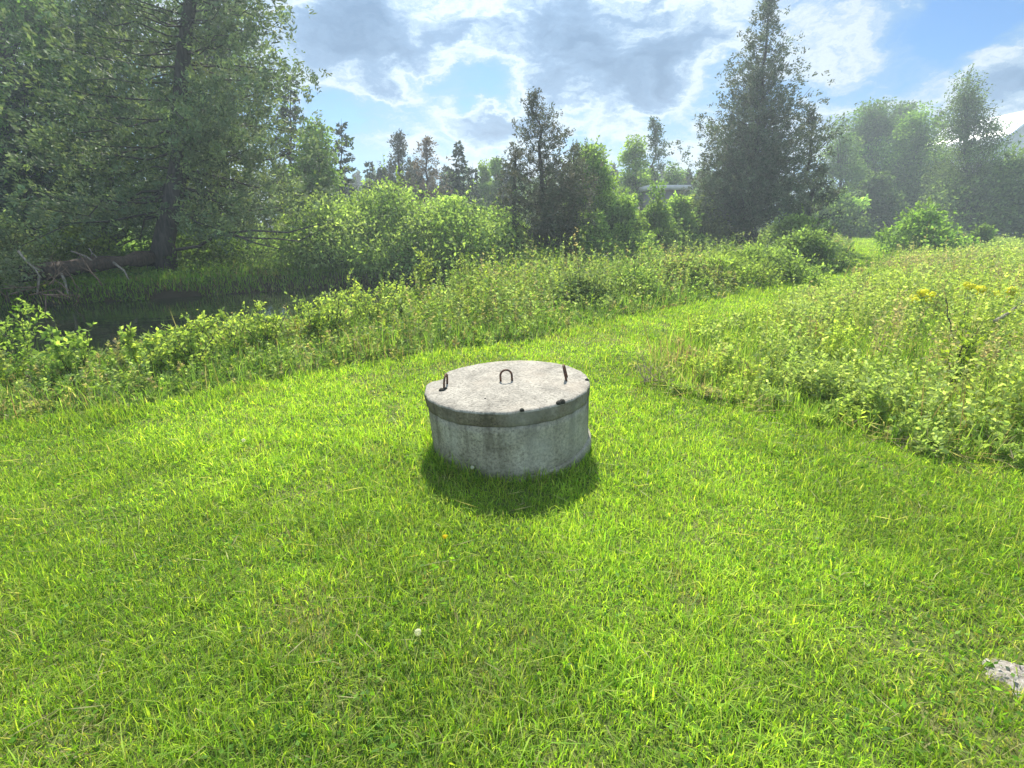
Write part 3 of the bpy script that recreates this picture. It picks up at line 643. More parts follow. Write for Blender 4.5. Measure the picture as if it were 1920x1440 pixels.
# --- far woods that read as one mass
def far_woods():
    rng = RN(400); g = Geo(); n = 190
    for k in range(n):
        yy = rng.uniform(56, 90); u = rng.uniform(-250, 2200) if k < 100 else rng.uniform(600, 1320)
        b = gpt(u, yy); H = topz(rng.uniform(312, 372), yy); W = rng.uniform(1.8, 3.4)
        m = 600; t = rng.random(m); a = rng.uniform(0, 6.28, m)
        con = rng.random() < 0.45
        rad = W * ((1 - t) if con else np.sin(np.pi * np.clip(t, 0.02, 1) ** 0.6)) * rng.random(m) ** 0.4
        B = np.stack([b[0] + np.cos(a) * rad, b[1] + np.sin(a) * rad, b[2] + t * H], -1)
        c = mixc(SPRUCE if con else BROAD, m, rng)
        l = rng.uniform(0.3, 0.7, m)
        kites(g, B, rng.normal(size=(m, 3)), l, l * 0.6, c, rng)
    tag(g.build('distant_woods', M_LEAF), kind='stuff')
far_woods()

# ------------------------------------------------------------------ saplings along the near bank, each a plant of its own
def sapling(label, u, v, vtop, seed, cols, nst=5, leaf=0.055, spread=0.62, per=11, group='leafy saplings along the near bank', name='sapling', yy=None):
    rng = RN(seed)
    if yy is None: p = on(u, v)
    else: p = gpt(u, yy)
    p = np.array([p[0], p[1], float(zg(p[0], p[1]))])
    H = topz(vtop, p[1]) - p[2]
    root = empty(name, p); tag(root, label, 'sapling', group)
    gs, gl = Geo(), Geo()
    nst = nst + 2
    for s in range(nst):
        a = rng.uniform(0, 6.28); sp = spread * H * rng.random() ** 0.7
        top = np.array([math.cos(a) * sp, math.sin(a) * sp, H * rng.uniform(0.65, 1.0) if s else H])
        T = bend(np.array([math.cos(a) * 0.03, math.sin(a) * 0.03, -0.03]), top, 6, rng, 0.02 * H)
        tube(gs, T, 0.007 * np.linspace(1, 0.3, 6), 4)
        for j in range(6):
            t0 = rng.uniform(0.25, 0.9); s0 = np.array([np.interp(t0, np.linspace(0, 1, 6), T[:, i]) for i in range(3)])
            d = nrm(np.array([rng.normal(), rng.normal(), 0.9])); l = H * rng.uniform(0.12, 0.3) 
            tube(gs, np.stack([s0, s0 + d * l]), [0.004, 0.0015], 3, cap=False)
            k = per; q = rng.uniform(0.1, 1.05, k)[:, None]
            ll = leaf * rng.uniform(0.6, 1.25, k)
            kites(gl, s0 + d * l * q, rng.normal(0, 0.6, (k, 3)) + d * 0.8, ll, ll * rng.uniform(0.4, 0.58, k), mixc(cols, k, rng), rng, 0.1)
        k = per * 2; q = rng.uniform(0.2, 1.0, k)
        C = np.stack([np.interp(q, np.linspace(0, 1, 6), T[:, i]) for i in range(3)], -1)
        ll = leaf * rng.uniform(0.6, 1.25, k)
        kites(gl, C, rng.normal(0, 0.7, (k, 3)) + np.array([0, 0, 0.4]), ll, ll * rng.uniform(0.4, 0.58, k), mixc(cols, k, rng), rng, 0.1)
    gs.build('stem', M_BARK, root, True); gl.build('leaves', M_LEAF, root)
YG = [(0.38, 0.49, 0.1), (0.3, 0.42, 0.1), (0.44, 0.52, 0.13), (0.27, 0.38, 0.13)]
MG = [(0.28, 0.41, 0.1), (0.22, 0.34, 0.09), (0.34, 0.45, 0.13)]
sapling('bright green leafy sapling cut by the picture edge beside the pond', -5, 665, 556, 501, [(0.12, 0.24, 0.03), (0.15, 0.27, 0.035)], 6)
sapling('green sapling with bare lower stems before the brown roots', 55, 690, 575, 502, MG, 5)
sapling('open sapling with drooping pointed leaves over the dark water', 140, 705, 598, 503, MG, 5, 0.07)
sapling('small sapling standing against the dark water', 250, 690, 612, 504, YG, 2, 0.06, 0.25)
sapling('sapling with long paired leaves by the tip of dark water', 300, 690, 632, 505, YG, 3, 0.07, 0.3)
sapling('full yellow-green sapling at the water end of the bank', 362, 690, 590, 506, YG, 7)
sapling('yellow-green sapling hiding the pond between two fuller ones', 430, 672, 578, 507, YG, 5)
sapling('broad yellow-green sapling under the far grassy bank', 500, 655, 565, 508, YG, 8)
sapling('upright yellow sapling before the dark stream cut', 585, 640, 552, 509, YG, 7)
sapling('tallest yellow-green sapling of the near bank', 700, 615, 505, 510, YG, 8)
sapling('sapling behind the tallest one with lighter tips', 655, 600, 535, 511, YG, 5)
sapling('low bushy yellow-green sapling between upright yellow and lighter-tipped saplings', 625, 640, 545, 517, YG, 7)
sapling('yellow-green sapling crowding the tallest one on its stream side', 745, 600, 528, 518, YG, 6)
sapling('rounded green sapling joining the spreading pale one to the weeds', 930, 590, 515, 519, MG, 6, 0.07, 0.5)
sapling('low yellowish sapling at the foot of the full one', 330, 700, 640, 520, YG, 5, 0.055, 0.7)
sapling('isolated pale sapling before the willow clump', 788, 575, 468, 512, [(0.2, 0.27, 0.06), (0.24, 0.3, 0.08)], 3, 0.075, 0.25)
sapling('spreading pale sapling between isolated sapling and cedar trunk', 875, 570, 482, 513, [(0.18, 0.25, 0.06), (0.15, 0.22, 0.055)], 6, 0.07, 0.45)
sapling('pale green sapling below the stream gap', 1215, 510, 452, 514, MG, 5, 0.08, 0.4, yy=13.5)
sapling('thin upright green sapling in the weeds by the mown path', 1520, 560, 505, 515, MG, 5, 0.06, 0.35, group='saplings in the weed field')
sapling('vivid yellow-green sapling standing tall in the weed field', 1792, 740, 598, 516, [(0.3, 0.4, 0.05), (0.24, 0.34, 0.05)], 4, 0.055, 0.28, group='saplings in the weed field')

# yellow-flowered plants in the weed field
def spiky(g, c, r, zr, col1, rng, n=18, m=9, depth=0.35):
    th = np.linspace(0, 2 * math.pi, n, endpoint=False); V = []
    for k in range(m):
        ph = math.pi * (k + 0.5) / m - math.pi / 2
        s = r * (1 - depth * rng.random(n)); V.append(np.stack([s * math.cos(ph) * np.cos(th), s * math.cos(ph) * np.sin(th), s * zr * math.sin(ph)], -1))
    v = np.concatenate(V) + np.asarray(c); i = np.arange(m - 1)[:, None] * n; j = np.arange(n)[None]; j2 = (j + 1) % n
    q = np.stack([i + j, i + j2, i + n + j2, i + n + j], -1).reshape(-1, 4)
    g.add(v, [q], np.asarray(col1) * np.exp(rng.normal(0, 0.15, (len(v), 1))))
def flower_plant(label, u, v, vtop, seed):
    rng = RN(seed); p = on(u, v); p = np.array([p[0], p[1], float(zg(p[0], p[1]))]); H = topz(vtop, p[1]) - p[2]
    root = empty('flowering_plant', p); tag(root, label, 'plant', 'yellow flowering plants in the weed field')
    gs, gl = Geo(), Geo()
    for s in range(8):
        gf = Geo()
        a = rng.uniform(0, 6.28); top = np.array([math.cos(a) * 0.13 * rng.random(), math.sin(a) * 0.13 * rng.random(), H * rng.uniform(0.86, 1.06)])
        T = bend(np.array([0, 0, -0.03]), top, 5, rng, 0.01); tube(gs, T, [0.006, 0.005, 0.004, 0.003, 0.002], 4)
        k = 16; q = rng.uniform(0.1, 0.9, k); C = np.stack([np.interp(q, np.linspace(0, 1, 5), T[:, i]) for i in range(3)], -1)
        kites(gl, C, rng.normal(0, 0.7, (k, 3)) + np.array([0, 0, 0.3]), 0.07, 0.028, mixc(MG, k, rng), rng, 0.1)
        spiky(gf, top, 0.055, 0.8, (0.75, 0.74, 0.08), rng, 20, 9, 0.65)
        gf.build('flower_head', M_LEAF, root)
    gs.build('stem', M_LEAF, root); gl.build('leaves', M_LEAF, root)
flower_plant('yellow flowering plant with the larger round head in the weeds', 1808, 625, 538, 521)
flower_plant('yellow flowering plant beside the bleached stick', 1862, 632, 546, 522)
flower_plant('fainter yellow flowering plant by the thin dark twig', 1712, 630, 550, 523)

# ------------------------------------------------------------------ dead wood
def sticks(name, label, cat, origin, n, rng, Lr, dirf, spread, r0=0.02, mat=None, parts=True, group=None):
    root = empty(name, origin); tag(root, label, cat, group)
    for k in range(n):
        g = Geo(); d = nrm(dirf(rng)); L = rng.uniform(*Lr); s = rng.normal(0, 1, 3) * spread
        T = bend(s, s + d * L, 6, rng, 0.03 * L); tube(g, T, r0 * rng.uniform(0.6, 1.3) * np.linspace(1, 0.3, 6), 6)
        for _ in range(2):
            t = rng.integers(2, 5); e = T[t] + nrm(d + rng.normal(0, 0.6, 3)) * L * 0.3
            tube(g, np.stack([T[t], (T[t] + e) / 2 + rng.normal(0, 0.01, 3), e]), [r0 * 0.5, r0 * 0.35, r0 * 0.15], 4)
        g.build('branch', mat or M_DEAD, root, True)
    return root
# fallen log on the far bank
rng = RN(601)
A = at(30, 515, 12.3); B = at(285, 482, 14.7)
mid = (A + B) / 2
root = empty('fallen_log', mid); tag(root, 'dark brown fallen log lying along the far pond bank', 'log')
g = Geo(); T = bend(A - mid, B - mid, 10, rng, 0.05); tube(g, T, 0.2 * np.linspace(1.1, 0.8, 10) * (1 + rng.normal(0, 0.13, 10)), 12); g.build('stem', M_LOG, root, True)
for t, dz, dx in ((0.2, -0.5, 0.1), (0.33, -0.55, 0.35), (0.48, -0.3, -0.25), (0.72, -0.5, 0.6), (0.6, 0.35, -0.3)):
    g = Geo(); p = (A - mid) * (1 - t) + (B - mid) * t + np.array([0, -0.2, 0]); e = p + np.array([dx, -0.35, dz])
    tube(g, np.stack([p, (p + e) / 2 + rng.normal(0, 0.03, 3), e]), [0.035, 0.028, 0.016], 6); g.build('broken_branch', M_DEAD, root, True)
sticks('brush_pile', 'tangle of brown dead roots at the pond edge', 'brush', at(95, 540, 11.9), 14, RN(602), (0.5, 1.1), lambda r: np.array([r.normal(0, 0.5), r.normal(0, 0.3), r.uniform(-0.6, 0.7)]), np.array([0.55, 0.2, 0.12]), 0.018, bark_mat('root_wood', (0.1, 0.06, 0.035), (0.26, 0.18, 0.12), 10))
sticks('dead_branch', 'pale bleached branch sticking out of silvery shrub', 'branch', at(35, 470, 12.1), 1, RN(603), (0.7, 0.8), lambda r: np.array([0.55, -0.1, -0.8]), 0.02, 0.035)
sticks('dead_branch', 'short pale branch stub pointing down beneath yellow-green brush', 'branch', at(168, 470, 13.6), 1, RN(604), (0.35, 0.4), lambda r: np.array([0.5, -0.1, -0.7]), 0.02, 0.03)
# bare low limbs of the huge cedar, hanging to the water side, belong to the tree
big = bpy.data.objects['cedar_tree']
bl = np.array(big.location)
for k, (pts, r0) in enumerate([([(320, 470, 15.2), (372, 462, 14.6), (410, 440, 14.2), (470, 446, 13.9), (520, 448, 13.7)], 0.05), ([(410, 440, 14.2), (470, 432, 14.0), (540, 436, 13.6), (600, 420, 13.4)], 0.035), ([(430, 436, 14.0), (480, 456, 13.6), (530, 468, 13.4)], 0.03), ([(520, 448, 13.7), (560, 452, 13.5), (600, 432, 13.2)], 0.022)]):
    g = Geo(); T = np.array([at(*p) for p in pts]) - bl; tube(g, T, r0 * np.linspace(1, 0.35, len(T)), 6); g.build('dead_limb', M_BARK, big, True)
sticks('dead_stalks', 'clump of brown dead stalks where the weeds meet the lawn', 'dead plant', np.array([*P2(1218, 722), 0.02]), 12, RN(605), (0.16, 0.34), lambda r: np.array([r.normal(0.35, 0.5), r.normal(0, 0.4), 0.5]), np.array([0.06, 0.05, 0.01]), 0.005, bark_mat('dry_stalk', (0.2, 0.14, 0.1), (0.42, 0.33, 0.24), 20))
sticks('dead_stick', 'bleached grey stick lying on top of the weeds', 'stick', at(1862, 605, 5.9), 1, RN(606), (0.42, 0.45), lambda r: np.array([0.8, 0.1, 0.55]), 0.01, 0.018)
sticks('dead_stick', 'thin dark bare twig leaning among the weeds', 'stick', at(1790, 640, 5.6), 1, RN(607), (0.5, 0.52), lambda r: np.array([-0.35, 0.1, 0.9]), 0.01, 0.008, M_BARK)
# ------------------------------------------------------------------ the concrete well
def concrete(name, dark, mid, light, side):
    m, nt, out = new_mat(name); L = nt.links
    tc = N(nt, 'ShaderNodeTexCoord').outputs['Object']
    n1 = noise(nt, tc, 5, 8, 0.65); n2 = noise(nt, tc, 60, 5, 0.7); n3 = noise(nt, tc, 1.9, 4)
    r1 = ramp(nt, [(0.3, dark), (0.5, mid), (0.72, light)]); L.new(n1, r1.inputs[0])
    r2 = ramp(nt, [(0.34, (0.5, 0.48, 0.44)), (0.5, (0.95, 0.95, 0.95)), (0.68, (1.35, 1.32, 1.25))]); L.new(n2, r2.inputs[0])
    c = mixrgb(nt, 1.0, r1.outputs[0], r2.outputs[0], 'MULTIPLY')
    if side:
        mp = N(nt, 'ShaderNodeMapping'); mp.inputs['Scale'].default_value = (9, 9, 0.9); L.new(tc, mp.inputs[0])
        st = noise(nt, mp.outputs[0], 1.0, 6, 0.6)
        sr = ramp(nt, [(0.45, (0, 0, 0)), (0.58, (1, 1, 1))]); L.new(st, sr.inputs[0])
        sx = N(nt, 'ShaderNodeSeparateXYZ'); L.new(tc, sx.inputs[0])
        # run-off stains start under the lid and fade part way down
        zf = N(nt, 'ShaderNodeMapRange'); zf.inputs[1].default_value = -0.02; zf.inputs[2].default_value = 0.38; L.new(sx.outputs[2], zf.inputs[0])
        fac = math_n(nt, 'MULTIPLY', sr.outputs[0], zf.outputs[0]); fac = math_n(nt, 'MULTIPLY', fac, 0.7)
        c = mixrgb(nt, fac, c, (0.075, 0.065, 0.045))
        vv = N(nt, 'ShaderNodeTexVoronoi'); vv.inputs['Scale'].default_value = 16; L.new(tc, vv.inputs['Vector'])
        vr = ramp(nt, [(0.05, (1, 1, 1)), (0.09, (0, 0, 0))]); L.new(vv.outputs['Distance'], vr.inputs[0])
        c = mixrgb(nt, math_n(nt, 'MULTIPLY', vr.outputs[0], 0.7), c, (0.05, 0.045, 0.035))
        # darker green-brown tint towards the bottom of the wall
        zs_ = N(nt, 'ShaderNodeMapRange'); zs_.inputs[1].default_value = 0.16; zs_.inputs[2].default_value = -0.02; L.new(math_n(nt, 'ADD', sx.outputs[2], math_n(nt, 'MULTIPLY', math_n(nt, 'SUBTRACT', n1, 0.5), 0.3)), zs_.inputs[0])
        c = mixrgb(nt, math_n(nt, 'MULTIPLY', zs_.outputs[0], 0.55), c, (0.11, 0.115, 0.07))
        lr = ramp(nt, [(0.5, (0, 0, 0)), (0.7, (1, 1, 1))]); L.new(n3, lr.inputs[0])
        f2 = math_n(nt, 'MULTIPLY', lr.outputs[0], 0.5)
        c = mixrgb(nt, f2, c, (0.42, 0.41, 0.36))
    else:
        v = N(nt, 'ShaderNodeTexVoronoi'); v.inputs['Scale'].default_value = 38; L.new(tc, v.inputs['Vector'])
        vr = ramp(nt, [(0.14, (0.25, 0.22, 0.18)), (0.26, (1, 1, 1))]); L.new(v.outputs['Distance'], vr.inputs[0])
        c = mixrgb(nt, 0.5, c, vr.outputs[0], 'MULTIPLY')
        # tan lichen ring toward the rim
        lr = ramp(nt, [(0.5, (0, 0, 0)), (0.72, (1, 1, 1))]); L.new(n3, lr.inputs[0])
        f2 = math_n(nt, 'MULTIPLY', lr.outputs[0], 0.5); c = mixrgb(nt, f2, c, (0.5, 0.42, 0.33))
    p = N(nt, 'ShaderNodeBsdfPrincipled'); p.inputs['Roughness'].default_value = 0.9; p.inputs['Specular IOR Level'].default_value = 0.2
    b = N(nt, 'ShaderNodeBump'); b.inputs['Strength'].default_value = 0.55; b.inputs['Distance'].default_value = 0.008
    L.new(n2, b.inputs['Height']); b2 = N(nt, 'ShaderNodeBump'); b2.inputs['Strength'].default_value = 0.5; b2.inputs['Distance'].default_value = 0.02
    L.new(n1, b2.inputs['Height']); L.new(b.outputs[0], b2.inputs['Normal'])
    L.new(b2.outputs[0], p.inputs['Normal']); L.new(c, p.inputs['Base Color']); L.new(p.outputs[0], out.inputs[0])
    return m
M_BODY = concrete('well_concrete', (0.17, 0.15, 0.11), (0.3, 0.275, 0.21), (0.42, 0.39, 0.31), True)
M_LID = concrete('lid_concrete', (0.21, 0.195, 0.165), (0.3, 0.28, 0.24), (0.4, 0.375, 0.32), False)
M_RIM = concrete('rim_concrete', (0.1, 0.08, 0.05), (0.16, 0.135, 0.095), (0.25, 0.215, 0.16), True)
def rust_mat():
    m, nt, out = new_mat('rusty_iron'); L = nt.links
    tc = N(nt, 'ShaderNodeTexCoord').outputs['Object']; n = noise(nt, tc, 60, 5)
    r = ramp(nt, [(0.35, (0.03, 0.02, 0.016)), (0.65, (0.16, 0.07, 0.035))]); L.new(n, r.inputs[0])
    p = N(nt, 'ShaderNodeBsdfPrincipled'); p.inputs['Roughness'].default_value = 0.75; p.inputs['Metallic'].default_value = 0.3
    L.new(r.outputs[0], p.inputs['Base Color']); L.new(p.outputs[0], out.inputs[0]); return m
M_RUST = rust_mat()
M_MOSS = bark_mat('dark_moss', (0.012, 0.012, 0.008), (0.04, 0.035, 0.02), 40)
def lathe(g, prof, n, rfun=None):
    """prof: (radius, z) from the bottom up; rfun(theta, k) scales the radius"""
    th = np.linspace(0, 2 * math.pi, n, endpoint=False); V = []
    for k, (r, z) in enumerate(prof):
        s = rfun(th, k, r) if rfun else r
        V.append(np.stack([s * np.cos(th), s * np.sin(th), np.full(n, z) if np.isscalar(z) else z(th)], -1))
    m = len(prof); v = np.concatenate(V)
    i = np.arange(m - 1)[:, None] * n; j = np.arange(n)[None]; j2 = (j + 1) % n
    q = np.stack([i + j, i + j2, i + n + j2, i + n + j], -1).reshape(-1, 4)
    g.add(v, [q])
def build_well():
    rng = RN(700)
    root = empty('concrete_well', (WELL[0], WELL[1], 0.0))
    root.rotation_euler = (R(WELL_TILT[0]), R(WELL_TILT[1]), 0)
    tag(root, 'round grey concrete well with heavy lid standing in the lawn', 'well')
    hb = WELL_H - 0.102
    g = Geo(); wob = lambda th, k, r: r + 0.003 * np.sin(3 * th + 1) + 0.002 * np.sin(7 * th + 2)
    zs = np.linspace(-0.05, hb - 0.002, 9)
    lathe(g, [(0.566 + 0.006 * (z / 0.38), z) for z in zs] + [(0.44, hb - 0.002)], 128, wob)
    g.build('wall', M_BODY, root, True)
    rz = lambda z: (lambda th: z - 0.035 + 0.05 * np.cos(th) + 0.012 * np.sin(th))
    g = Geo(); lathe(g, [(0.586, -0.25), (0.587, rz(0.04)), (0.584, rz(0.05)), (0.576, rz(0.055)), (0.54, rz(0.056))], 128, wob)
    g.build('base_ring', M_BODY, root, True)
    # lid with broken edge
    def edge(th, k, r):
        if r < 0.3: return np.full_like(th, r)
        dth = np.angle(np.exp(1j * (th - R(158))))
        notch = 0.07 * np.exp(-(dth / 0.17) ** 4) * (k >= 4)
        chip = sum(a * np.exp(-((np.angle(np.exp(1j * (th - t))) / w) ** 2)) for t, a, w in ((R(300), 0.012, 0.03), (R(278), 0.01, 0.03), (R(4), 0.008, 0.05), (R(230), 0.006, 0.06)))
        jag = 0.0025 * np.sin(23 * th) + 0.0018 * np.sin(41 * th + 1) + 0.002 * np.sin(11 * th)
        return r - notch - (chip * (k >= 5)) + jag
    g = Geo(); e = 0.585
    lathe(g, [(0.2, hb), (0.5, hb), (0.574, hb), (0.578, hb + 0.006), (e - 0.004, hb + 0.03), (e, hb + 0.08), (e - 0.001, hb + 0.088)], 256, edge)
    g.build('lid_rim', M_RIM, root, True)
    g = Geo()
    lathe(g, [(e - 0.001, hb + 0.088), (e - 0.003, hb + 0.094), (e - 0.01, hb + 0.1), (e - 0.03, hb + 0.102), (0.45, hb + 0.1035), (0.3, hb + 0.1045), (0.15, hb + 0.105), (0.0, hb + 0.105)], 256, lambda th, k, r: edge(th, 6, r) if r > 0.3 else np.full_like(th, r))
    lid = g.build('lid', M_LID, root, True)
    zt = hb + 0.104
    def loop(name, x, y, rz, w, h, tilt, r=0.0075, gap=False):
        a = np.linspace(0, math.pi, 13)
        pts = [(-w / 2, 0, -0.02), (-w / 2, 0, h - w / 2)] + [(-w / 2 * math.cos(t), 0, h - w / 2 + w / 2 * math.sin(t)) for t in a[1:-1]] + [(w / 2, 0, h - w / 2), (w / 2, 0, -0.02)]
        if gap: pts = pts[:-3]
        M = Matrix.Translation((x, y, zt)) @ Matrix.Rotation(R(rz), 4, 'Z') @ Matrix.Rotation(R(tilt), 4, 'X')
        P = np.array([M @ Vector(p) for p in pts])
        g = Geo(); tube(g, P, r, 8); return g.build(name, M_RUST, lid, True)
    loop('lifting_loop', -0.005, 0.02, 4, 0.082, 0.082, -4)
    loop('lifting_loop', -0.437, -0.02, 84, 0.1, 0.085, 6)
    loop('lifting_loop', 0.425, 0.0, 82, 0.09, 0.105, -12)
    for x, y, s in ((0.35, -0.455, 0.017), (0.325, -0.475, 0.014), (0.095, -0.566, 0.012), (0.562, -0.04, 0.011), (-0.452, -0.115, 0.018), (-0.43, -0.09, 0.013), (-0.14, -0.33, 0.006)):
        g = Geo(); th = np.linspace(0, 6.283, 10, endpoint=False)
        V = np.concatenate([np.stack([np.cos(th) * s * f * (1 + 0.3 * rng.random(10)), np.sin(th) * s * f * (1 + 0.3 * rng.random(10)), np.full(10, z * s)], -1) for f, z in ((1.1, -0.6), (1.0, 0.3), (0.55, 0.8))] + [np.array([[0, 0, 0.9 * s]])])
        j = np.arange(10); j2 = (j + 1) % 10
        g.add(V + np.array([x, y, zt]), [np.concatenate([np.stack([k * 10 + j, k * 10 + j2, (k + 1) * 10 + j2, (k + 1) * 10 + j], -1) for k in (0, 1)]), np.stack([20 + j, 20 + j2, np.full(10, 30)], -1)])
        g.build('moss_clump', M_MOSS, lid, True)
WELL_H = 0.475; WELL_TILT = (0.0, -3.0)
build_well()

# ------------------------------------------------------------------ house and shed among the trees
def plain(name, c, rough=0.8, metal=0.0, scale=3, var=0.15):
    m, nt, out = new_mat(name); L = nt.links
    tc = N(nt, 'ShaderNodeTexCoord').outputs['Object']; n = noise(nt, tc, scale, 6)
    r = ramp(nt, [(0.3, tuple(x * (1 - var) for x in c)), (0.7, tuple(min(1, x * (1 + var)) for x in c))]); L.new(n, r.inputs[0])
    p = N(nt, 'ShaderNodeBsdfPrincipled'); p.inputs['Roughness'].default_value = rough; p.inputs['Metallic'].default_value = metal
    L.new(r.outputs[0], p.inputs['Base Color']); L.new(p.outputs[0], out.inputs[0]); return m
def box(g, x0, x1, y0, y1, z0, z1):
    v = [(x, y, z) for z in (z0, z1) for x, y in ((x0, y0), (x1, y0), (x1, y1), (x0, y1))]
    g.add(v, [[(3, 2, 1, 0), (4, 5, 6, 7), (0, 1, 5, 4), (1, 2, 6, 5), (2, 3, 7, 6), (3, 0, 4, 7)]])
def prism(g, prof, y0, y1):
    """closed outline in x, z pushed from y0 to y1"""
    n = len(prof); v = [(x, y0, z) for x, z in prof] + [(x, y1, z) for x, z in prof]
    j = np.arange(n); j2 = (j + 1) % n
    g.add(v, [np.stack([j, j2, n + j2, n + j], -1)])
    c = np.array([[np.mean([p[0] for p in prof]), y0, np.mean([p[1] for p in prof])], [np.mean([p[0] for p in prof]), y1, np.mean([p[1] for p in prof])]])
    g.add(np.concatenate([np.array(v), c]), [np.concatenate([np.stack([j2, j, np.full(n, 2 * n)], -1), np.stack([n + j, n + j2, np.full(n, 2 * n + 1)], -1)])])
def build_house():
    yh = 47.0; eave = at(1868, 272, yh); apex = at(1964, 200, yh)
    hw = apex[0] - eave[0]; ze = eave[2]; za = apex[2]; x0 = eave[0]
    root = empty('house', (apex[0], yh, 0)); tag(root, 'pale metal-roofed house mostly hidden behind the feathery tree', 'house')
    e = -hw
    g = Geo(); prism(g, [(e + 0.4, -0.2), (hw - 0.4, -0.2), (hw - 0.4, ze), (0, za - 0.45), (e + 0.4, ze)], 0.5, 9.5); g.build('wall', plain('grey_siding', (0.58, 0.58, 0.58)), root)
    rm = plain('white_metal_roof', (0.72, 0.74, 0.77), 0.35, 0.2, 2, 0.06)
    g = Geo()
    prism(g, [(e, ze - 0.12), (0, za - 0.12), (0, za + 0.06), (e - 0.1, ze + 0.06)], 0, 10)
    prism(g, [(0, za - 0.12), (hw, ze - 0.12), (hw + 0.1, ze + 0.06), (0, za + 0.06)], 0, 10)
    rf = g.build('roof', rm, root)
    g = Geo(); box(g, e + 0.6, hw - 0.6, -1.6, 0.49, ze - 1.5, ze - 1.35); g.build('porch_roof', rm, root)
    gm = plain('window_glass', (0.05, 0.06, 0.07), 0.1)
    wm = plain('white_trim', (0.75, 0.75, 0.73), 0.5)
    for xx in (e * 0.5, hw * 0.5):
        g = Geo(); box(g, xx - 0.6, xx + 0.6, 0.44, 0.5, ze - 3.6, ze - 2.2); w = g.build('window', gm, root)
        g = Geo(); 
        for a in ((xx - 0.68, xx - 0.6, ze - 3.68, ze - 2.12), (xx + 0.6, xx + 0.68, ze - 3.68, ze - 2.12), (xx - 0.6, xx + 0.6, ze - 2.2, ze - 2.12), (xx - 0.6, xx + 0.6, ze - 3.68, ze - 3.6)): box(g, a[0], a[1], 0.4, 0.5, a[2], a[3])
        g.build('frame', wm, w)
    ys = 33.0; a = at(1218, 352, ys); b2 = at(1300, 352, ys)
    root = empty('shed', ((a[0] + b2[0]) / 2, ys, 0)); tag(root, 'low grey shed with pale flat roof behind the stream bushes', 'shed')
    w = (b2[0] - a[0]) / 2
    g = Geo(); box(g, -w + 0.15, w - 0.15, 0.2, 3.5, -0.2, a[2] - 0.12); g.build('wall', plain('shed_boards', (0.17, 0.165, 0.16)), root)
    g = Geo(); box(g, -w, w, 0, 3.8, a[2] - 0.11, a[2] + 0.16); g.build('roof', plain('shed_roof', (0.6, 0.58, 0.58)), root)
build_house()

# ------------------------------------------------------------------ small things on the lawn
def sand():
    rng = RN(800); g = Geo(); n = 40; m = 14
    th = np.linspace(0, 2 * math.pi, n, endpoint=False); V = []
    for k in range(m):
        q = k / (m - 1); rr = (0.03 + 0.97 * q) * (1 + 0.18 * np.sin(3 * th + 1) + 0.1 * np.sin(7 * th))
        V.append(np.stack([0.15 * rr * np.cos(th), 0.095 * rr * np.sin(th), 0.02 * (1 - q ** 2) - 0.01 * q + rng.normal(0, 0.0045, n)], -1))
    v = np.concatenate(V + [np.array([[0, 0, 0.021]])]); i = np.arange(m - 1)[:, None] * n; j = np.arange(n)[None]; j2 = (j + 1) % n; jj = np.arange(n)
    g.add(v, [np.stack([i + j2, i + j, i + n + j, i + n + j2], -1).reshape(-1, 4), np.stack([jj, (jj + 1) % n, np.full(n, m * n)], -1)])
    o = g.build('sand_mound', SAND, None, True, (1.87, 1.42, float(zg(1.87, 1.42)) + 0.005)); tag(o, 'pale heap of sand bare of grass in the near lawn', 'sand mound')
def sand_mat():
    m, nt, out = new_mat('pale_sand'); L = nt.links
    tc = N(nt, 'ShaderNodeTexCoord').outputs['Object']; n = noise(nt, tc, 90, 6, 0.7); n2 = noise(nt, tc, 14, 3)
    r = ramp(nt, [(0.3, (0.13, 0.11, 0.085)), (0.5, (0.3, 0.28, 0.25)), (0.68, (0.5, 0.49, 0.47))]); L.new(n, r.inputs[0])
    c = mixrgb(nt, math_n(nt, 'MULTIPLY', n2, 0.35), r.outputs[0], (0.3, 0.22, 0.14))
    p = N(nt, 'ShaderNodeBsdfPrincipled'); p.inputs['Roughness'].default_value = 0.95
    b = N(nt, 'ShaderNodeBump'); b.inputs['Strength'].default_value = 0.9; b.inputs['Distance'].default_value = 0.006; L.new(n, b.inputs['Height'])
    L.new(b.outputs[0], p.inputs['Normal']); L.new(c, p.inputs['Base Color']); L.new(p.outputs[0], out.inputs[0]); return m
SAND = sand_mat(); sand()
def puff(label, u, v, h, seed, kind='white'):
    rng = RN(seed); p = on(u, v); z = float(zg(p[0], p[1])); root = empty('dandelion', (p[0], p[1], z)); tag(root, label, 'dandelion')
    g = Geo(); tube(g, [(0, 0, -0.01), (0.004, 0, h * 0.5), (0.0, 0.004, h)], 0.0018, 5, (0.2, 0.25, 0.08)); g.build('stem', M_LEAF, root, True)
    g = Geo(); spiky(g, (0, 0.004, h + 0.006), 0.015 if kind == 'white' else 0.017, 1.0 if kind == 'white' else 0.5, (0.72, 0.72, 0.68) if kind == 'white' else (0.75, 0.6, 0.02), rng, 22, 11, 0.4)
    g.build('flower_head', M_LEAF, root)
puff('white dandelion puff in the lawn centre below the well shadow', 785, 1213, 0.06, 811)
puff('white dandelion puff against the well base in its shadow', 886, 897, 0.07, 812)
puff('lone yellow dandelion just below the well shadow', 835, 1022, 0.045, 813, 'yellow')
puff('white dandelion puff in the open lawn by the bank weeds', 458, 838, 0.06, 814)

